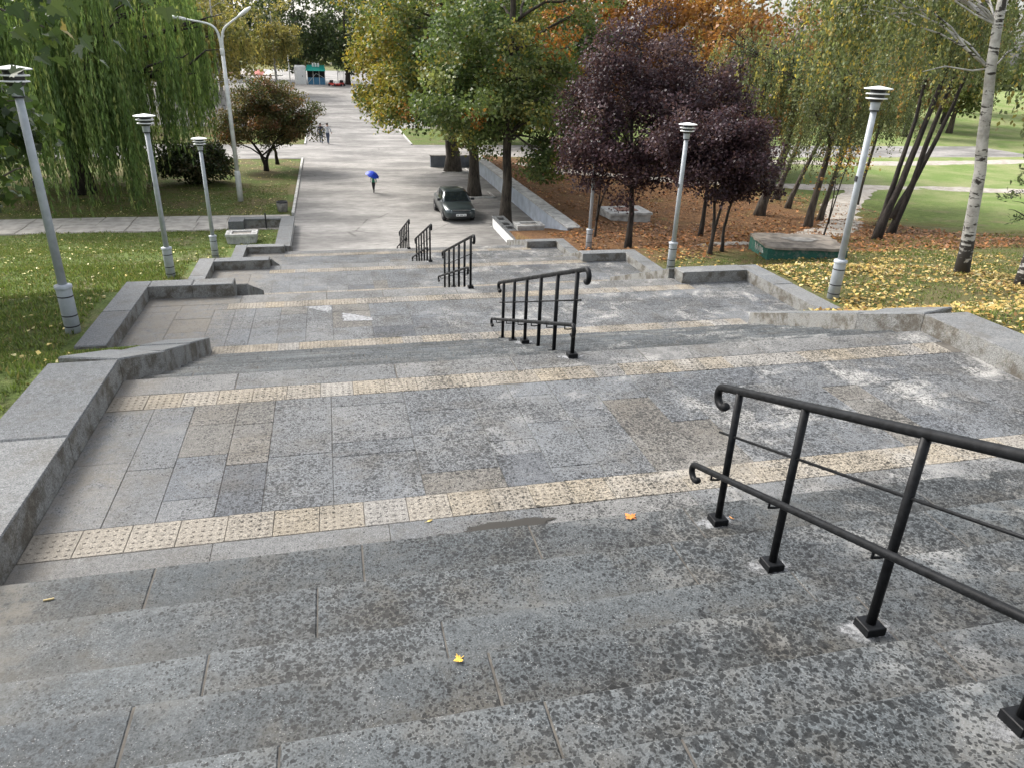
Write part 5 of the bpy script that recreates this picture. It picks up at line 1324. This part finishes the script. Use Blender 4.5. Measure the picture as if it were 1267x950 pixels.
    for z, w, y in ((.20, .70, -2.08), (.30, .78, -2.17), (.46, .80, -2.17), (.53, .74, -2.10)):
        for x in np.linspace(-1, 1, 9): ring.append((x * w, y + .26 * abs(x) ** 3, z))
    mb.add(ring, [(i*9+k, i*9+k+1, (i+1)*9+k+1, (i+1)*9+k) for i in range(3) for k in range(8)]); mb.build('bumper', M['bumper'], o, True)
    mb = MB(); mb.box(-.76, .76, 2.06, 2.16, .28, .52, .03); mb.build('bumper', M['bumper'], o)
    mb = MB(); mb.box(-.27, .27, -2.20, -2.165, .37, .485, .003); pl = mb.build('number_plate', M['lamp_white'], o)
    mb = MB(); 
    for i, x in enumerate((-.20, -.145, -.05, -.005, .04, .085, .165, .21)): mb.box(x - .014, x + .014, -2.2025, -2.2005, .395, .455)
    mb.build('plate_marks', M['black_band'], pl)
    mb = MB()
    for a, b2 in ((-.42, -.17), (-.13, .13), (.17, .42)): mb.box(a, b2, -2.105, -2.07, .585, .655, .012)
    g = mb.build('grille', M['bumper'], o)
    mb = MB()
    for a, b2 in ((-.44, -.15), (-.145, .145), (.15, .44)): mb.box(a, b2, -2.098, -2.06, .66, .675, .004)
    mb.build('grille_trim', M['chrome'], g)
    for x in (-.3, .12):
        mb = MB(); mb.tube([(x, -1.03, .945), (x + .38, -.93, 1.0)], .009, 5); mb.build('wiper', M['bumper'], o)
car()

# ------------------------------------------------------------------ people
def person(label, loc, rz, H, step, arms, top, legs, shoes, hair, lean=0.0, longhair=False):
    """one skinned figure; faces -y before rotation; arms: [(elbow, hand), (elbow, hand)] as fractions of H"""
    root = empty('person', loc, rz); tag(root, label, 'person')
    J = []; E = []; R = []
    def j(x, y, z, r, par=None):
        J.append((x * H, y * H, z * H)); R.append(r * H); i = len(J) - 1
        if par is not None: E.append((par, i))
        return i
    hip = j(0, 0, .53, .072); waist = j(0, lean * .3, .62, .066, hip); chest = j(0, lean * .7, .735, .078, waist); sh = j(0, lean, .81, .060, chest)
    neck = j(0, lean, .862, .030, sh); hd = j(0, lean * 1.05 - .008, .915, .052, neck); hd2 = j(0, lean * 1.1 - .006, .962, .050, hd)
    for s in (-1, 1):
        st = step * s
        a = j(.050 * s, 0, .495, .058, hip); k = j(.055 * s, -.5 * st - .012, .285, .038, a); an = j(.057 * s, -st + (.03 if st < 0 else 0), .050, .024, k)
        j(.06 * s, -st - .075 + (.03 if st < 0 else 0), .022, .022, an)
        e, h = arms[0 if s < 0 else 1]
        shd = j(.105 * s, lean, .80, .040, sh); el = j(*e, .030, shd); ha = j(*h, .022, el)
        d = np.array(h) - np.array(e); d /= np.linalg.norm(d); j(*(np.array(h) + d * .045), .016, ha)
    me = bpy.data.meshes.new('body'); me.from_pydata(J, E, []); ob = bpy.data.objects.new('body_skin', me); COL.objects.link(ob)
    ob.modifiers.new('Skin', 'SKIN'); sub = ob.modifiers.new('Sub', 'SUBSURF'); sub.levels = 2; sub.render_levels = 2
    for i, r in enumerate(R): me.skin_vertices[0].data[i].radius = (r, r)
    me.skin_vertices[0].data[0].use_root = True
    dg = bpy.context.evaluated_depsgraph_get(); dg.update()
    bm_ = bpy.data.meshes.new_from_object(ob.evaluated_get(dg)); bpy.data.objects.remove(ob)
    skin = plain('skin', (.50, .31, .23), .6)
    for m in (top, legs, shoes, skin): bm_.materials.append(m)
    for p in bm_.polygons:
        c = p.center / H; m = 0
        if c.z < .05: m = 2
        elif c.z < .545 and abs(c.x) < .10: m = 1
        if c.z > .845 and abs(c.x) < .07: m = 3
        for e, h in arms:
            if (Vector(h) - c).length < .05 or (Vector(h) + (Vector(h) - Vector(e)).normalized() * .045 - c).length < .035: m = 3
        p.material_index = m; p.use_smooth = True
    bm_.name = 'body'; link('body', bm_, root)
    mb = MB(); v = []; f = []
    for i in range(7):
        th = PI * .62 * i / 6
        for k in range(14):
            a = 2 * PI * k / 14; front = max(0, -math.sin(a)); t2 = th * (1 - .30 * front) * (1.25 if longhair else 1)
            v.append((.062*H*math.sin(t2)*math.cos(a), lean*1.1*H + .004*H + .068*H*math.sin(t2)*math.sin(a), .948*H + .066*H*math.cos(t2)))
    for i in range(6):
        for k in range(14): f.append((i*14+k, i*14+(k+1) % 14, (i+1)*14+(k+1) % 14, (i+1)*14+k))
    mb.add(v, f); mb.build('hair', hair, root, True)
    return root
hair_d = plain('dark_hair', (.03, .022, .018), .6); jean = plain('blue_jeans', (.055, .075, .12), .8); shoe = plain('dark_shoes', (.02, .02, .022), .7)
green = plain('green_jacket', (.02, .22, .11), .7); blackp = plain('black_trousers', (.014, .014, .016), .8)
navy = plain('navy_jacket', (.022, .026, .045), .8); palej = plain('pale_grey_jacket', (.46, .48, .52), .8)
person('person in a green jacket and black trousers crossing the square under an umbrella', (2.46, 46.9, 0), math.radians(-25), 1.18, .12,
       [((-.13, -.06, .655), (-.06, -.13, .71)), ((.15, .02, .645), (.15, -.03, .50))], green, blackp, shoe, hair_d)
person('person in a dark navy jacket walking beside a companion in pale grey', (-.72, 72.0, 0), math.radians(172), 1.76, .10,
       [((-.15, .02, .64), (-.15, -.05, .50)), ((.15, -.02, .64), (.15, .02, .49))], navy, jean, shoe, hair_d)
person('person in a pale grey jacket and jeans walking away along the lawn edge', (-.12, 71.6, 0), math.radians(165), 1.78, .12,
       [((-.17, .01, .65), (-.19, -.06, .53)), ((.16, -.03, .64), (.16, .03, .50))], palej, jean, shoe, hair_d)
def umbrella():
    Hh = 1.18; ang = math.radians(-25); hx, hy, hz = -.06 * Hh, -.15 * Hh, .715 * Hh
    wx = 2.46 + hx * math.cos(ang) - hy * math.sin(ang); wy = 46.9 + hx * math.sin(ang) + hy * math.cos(ang)
    o = empty('umbrella', (wx, wy, hz)); o.rotation_euler = (math.radians(20), math.radians(12), .3)
    tag(o, 'open bright blue umbrella held tilted over the person in green', 'umbrella')
    bl = plain('blue_nylon', (.012, .055, .52), .5, var=.25, scale=9)
    mb = MB(); mb.tube([(0, 0, -.12), (0, 0, .52)], .008, 6); mb.build('shaft', M['chrome'], o)
    mb = MB(); mb.tube([(0, 0, -.12), (0, 0, -.17), (.02, 0, -.20), (.05, 0, -.19), (.06, 0, -.16)], .013, 6); mb.build('handle', M['black_band'], o, True)
    for k in range(8):
        v = []; f = []; R = .44
        for i in range(6):
            r = R * i / 5; z = .50 - .24 * (i / 5) ** 2
            for q in range(4):
                a = 2*PI*(k + q/3) / 8; sc = 1 - .06 * math.sin(PI * q / 3) * (i / 5); v.append((r*sc*math.cos(a), r*sc*math.sin(a), z + .03 * math.sin(PI*q/3) * (i/5)))
        for i in range(5):
            for q in range(3): f.append((i*4+q, i*4+q+1, (i+1)*4+q+1, (i+1)*4+q))
        pn = obj('panel', v, f, bl, o, True)
        a = 2*PI*k/8; mb = MB(); mb.tube([(.02*math.cos(a), .02*math.sin(a), .49), (.5*R*math.cos(a), .5*R*math.sin(a), .435), (R*math.cos(a), R*math.sin(a), .255)], .004, 4); mb.build('rib', M['chrome'], o)
umbrella()

# ------------------------------------------------------------------ far side of the square
zk = float(rise(126))
def kiosk():
    o = empty('kiosk', (-1.3, 126, zk)); tag(o, 'small kiosk with a turquoise awning roof and blue counter on the far square', 'kiosk')
    teal = plain('turquoise_sheet', (.02, .36, .28), .5); blue = plain('blue_panel', (.06, .20, .34), .6); dk = plain('dark_inside', (.02, .022, .024), .9)
    MB().box(-1.35, 1.35, -.1, 1.9, .0, 1.0).build('counter', blue, o)
    MB().box(-1.35, 1.35, .3, 1.9, 1.0, 2.0).build('opening', dk, o)
    MB().hexa([(-1.55, -.7, 1.95), (1.45, -.7, 1.95), (1.4, 2.0, 2.0), (-1.4, 2.0, 2.0), (-1.5, -.65, 2.05), (1.4, -.65, 2.05), (1.3, 1.6, 2.75), (-1.3, 1.6, 2.75)]).build('awning', teal, o)
    for x in (-1.3, -.45, .45, 1.3):
        MB().box(x - .035, x + .035, -.14, -.09, 0, 1.97).build('frame_post', M['lamp_white'], o)
    MB().tube([(-1.3, -.16, .2), (0, -.16, 1.6), (1.3, -.16, .9)], .03, 5).build('brace', M['lamp_white'], o)
    for x in (-.4, 0, .4): MB().box(x - .13, x + .13, .5, .6, 2.5, 3.05, .03).build('roof_letter', M['lamp_white'], o)
kiosk()
o = empty('kiosk', (-3.65, 126.3, zk)); tag(o, 'white box-like cabin standing beside the turquoise kiosk', 'cabin')
MB().box(-.85, .85, -.7, .9, 0, 2.55, .06).build('shell', M['white_paint'], o)
MB().box(-.45, .45, -.73, -.705, .1, 2.1, .01).build('door', M['lamp_white'], o); MB().box(-.75, .75, -.6, .8, 2.552, 2.68, .03).build('roof', M['white_paint'], o)
MB().box(.25, .35, -.76, -.735, 1.1, 1.25).build('handle', M['black_band'], o)
def go_kart(x, y, rz, label):
    o = empty('toy_car', (x, y, float(rise(y))), rz); tag(o, label, 'toy car')
    red = plain('red_plastic', (.42, .03, .02), .4)
    MB().hexa([(-.35, -.7, .15), (.35, -.7, .15), (.35, .7, .15), (-.35, .7, .15), (-.25, -.65, .38), (.25, -.65, .38), (.33, .65, .5), (-.33, .65, .5)]).build('body', red, o)
    MB().box(-.2, .2, .2, .6, .45, .85, .05).build('seat', M['black_band'], o)
    mb = MB(); mb.tube([(0, -.2, .38), (0, -.05, .7)], .03, 5); mb.build('steering_column', M['black_band'], o)
    for sx in (-1, 1):
        for yy in (-.5, .5):
            mb = MB(); mb.tube([(sx*.33, yy, .17), (sx*.48, yy, .17)], .17, 12); mb.build('wheel', M['tyre'], o)
go_kart(1.2, 122.5, .9, 'little red ride-on car parked just beside the turquoise kiosk'); go_kart(2.2, 122.9, -.5, 'little red ride-on car farther out on the square than its twin')
def fence():
    o = empty('fence', (0, 0, 0)); tag(o, 'pale metal fence panels at the far end of the square', 'fence')
    for i in range(16):
        x = 2.0 + i * 1.0; y = 131.5 - i * .15; z = float(rise(y))
        MB().box(x - .04, x + .04, y - .04, y + .04, z, z + 2.0).build('post', M['lamp_white'], o)
        if i < 15:
            for k in range(5): MB().box(x + .15 + k * .17, x + .18 + k * .17, y - .02, y + .02, z + .1, z + 1.85).build('bar', M['steel_lamp'], o)
            for zz in (.25, 1.75): MB().box(x + .042, x + .958, y - .018, y + .018, z + zz, z + zz + .06).build('rail', M['steel_lamp'], o)
fence()
def far_lamp():
    y = 118.0; o = empty('street_lamp', (-4.9, y, float(rise(y)))); tag(o, 'slender white lamp post near the white cabin on the far square', 'street lamp')
    mb = MB(); mb.lathe([(.09, 0), (.06, 4.6)], 10); mb.build('pole', M['steel_lamp'], o, True)
    mb = MB(); mb.tube([(0, 0, 4.5), (.2, 0, 5.0), (.7, 0, 5.25)], .045, 8); mb.build('arm', M['steel_lamp'], o, True)
    mb = MB(); mb.box(.6, 1.2, -.12, .12, 5.2, 5.32, .03); mb.build('lamp_head', M['lamp_white'], o)
far_lamp()
def parasols():
    rg = random.Random(4)
    for i, (x, c, nm) in enumerate(((-8.8, (.55, .20, .18), 'dull red'), (-10.6, (.66, .60, .55), 'cream'), (-12.6, (.60, .34, .28), 'salmon'), (-7.2, (.68, .67, .64), 'white'))):
        y = 116 + rg.uniform(-2, 2); o = empty('cafe_parasol', (x, y, float(rise(y)))); tag(o, nm + ' cafe parasol beyond the russet round tree', 'parasol', 'cafe parasols on the far square')
        m = plain(nm.replace(' ', '_') + '_canvas', c, .8)
        MB().tube([(0, 0, 0), (0, 0, 2.6)], .03, 6).build('pole', M['steel_lamp'], o)
        mb = MB(); k = 10; mb.add([(1.5*math.cos(2*PI*q/k), 1.5*math.sin(2*PI*q/k), 2.0) for q in range(k)] + [(0, 0, 2.65)] + [(1.5*math.cos(2*PI*q/k), 1.5*math.sin(2*PI*q/k), 1.85) for q in range(k)],
                         [(q, (q+1) % k, k) for q in range(k)] + [(q, k+1+q, k+1+(q+1) % k, (q+1) % k) for q in range(k)]); mb.build('canopy', m, o)
        MB().lathe([(.3, 0), (.3, .08), (.05, .1)], 10).build('base', M['concrete_dark'], o)
parasols()

# ------------------------------------------------------------------ single leaves on the steps
def single_leaf(label, x, y, z, s, col, rz, curl=.3, shape='maple'):
    v2 = maple_outline() if shape == 'maple' else np.array([(0, 0), (.22, .2), (.30, .55), (.2, .9), (0, 1.25), (-.22, .9), (-.28, .5), (-.2, .2)])
    c = v2.mean(0); m = plain('fallen_' + label.split()[1] + '_leaf', col, .7, var=.25, scale=40)
    o = empty('fallen_leaf', (x, y, z), rz); tag(o, label, 'leaf')
    P = [((a - c[0]) * s, (b2 - c[1]) * s, .006 + curl * s * ((a - c[0]) ** 2 * .5 + max(0, b2 - .6) ** 2 * .5)) for a, b2 in v2]
    obj('blade', P + [(0, 0, .01)], [(i, (i+1) % len(P), len(P)) for i in range(len(P))], m, o)
    mb = MB(); mb.tube([(0, -c[1] * s, .008), (.1 * s, (-c[1] - .5) * s, .012)], .0022, 5); mb.build('stalk', m, o)
single_leaf('bright orange maple leaf lying on the lowest tread of the topmost flight', 2.06, 4.36, tread1(4.36) + .002, .062, (.62, .20, .04), .5)
single_leaf('curled yellow leaf lying alone on the foreground steps', .46, 2.78, tread1(2.78) + .002, .036, (.62, .40, .06), 1.9, .9)
single_leaf('small ochre leaf at the edge of the tactile strip', .56, 4.79, ZA + .003, .042, (.45, .33, .10), -1.2, .2, 'oval')
single_leaf('tiny orange leaf beside the lowest post of the long railing', 2.83, 4.20, tread1(4.2) + .003, .03, (.55, .25, .08), .2, .3, 'oval')
o = empty('twig', (-1.93, 4.2, tread1(4.2) + .007), .1); tag(o, 'short pale stub of wood on the step below the lawn-side kerb', 'twig')
MB().tube([(-.03, 0, 0), (.03, .003, 0)], .006, 6).build('stub', plain('pale_wood', (.45, .36, .18), .8), o)
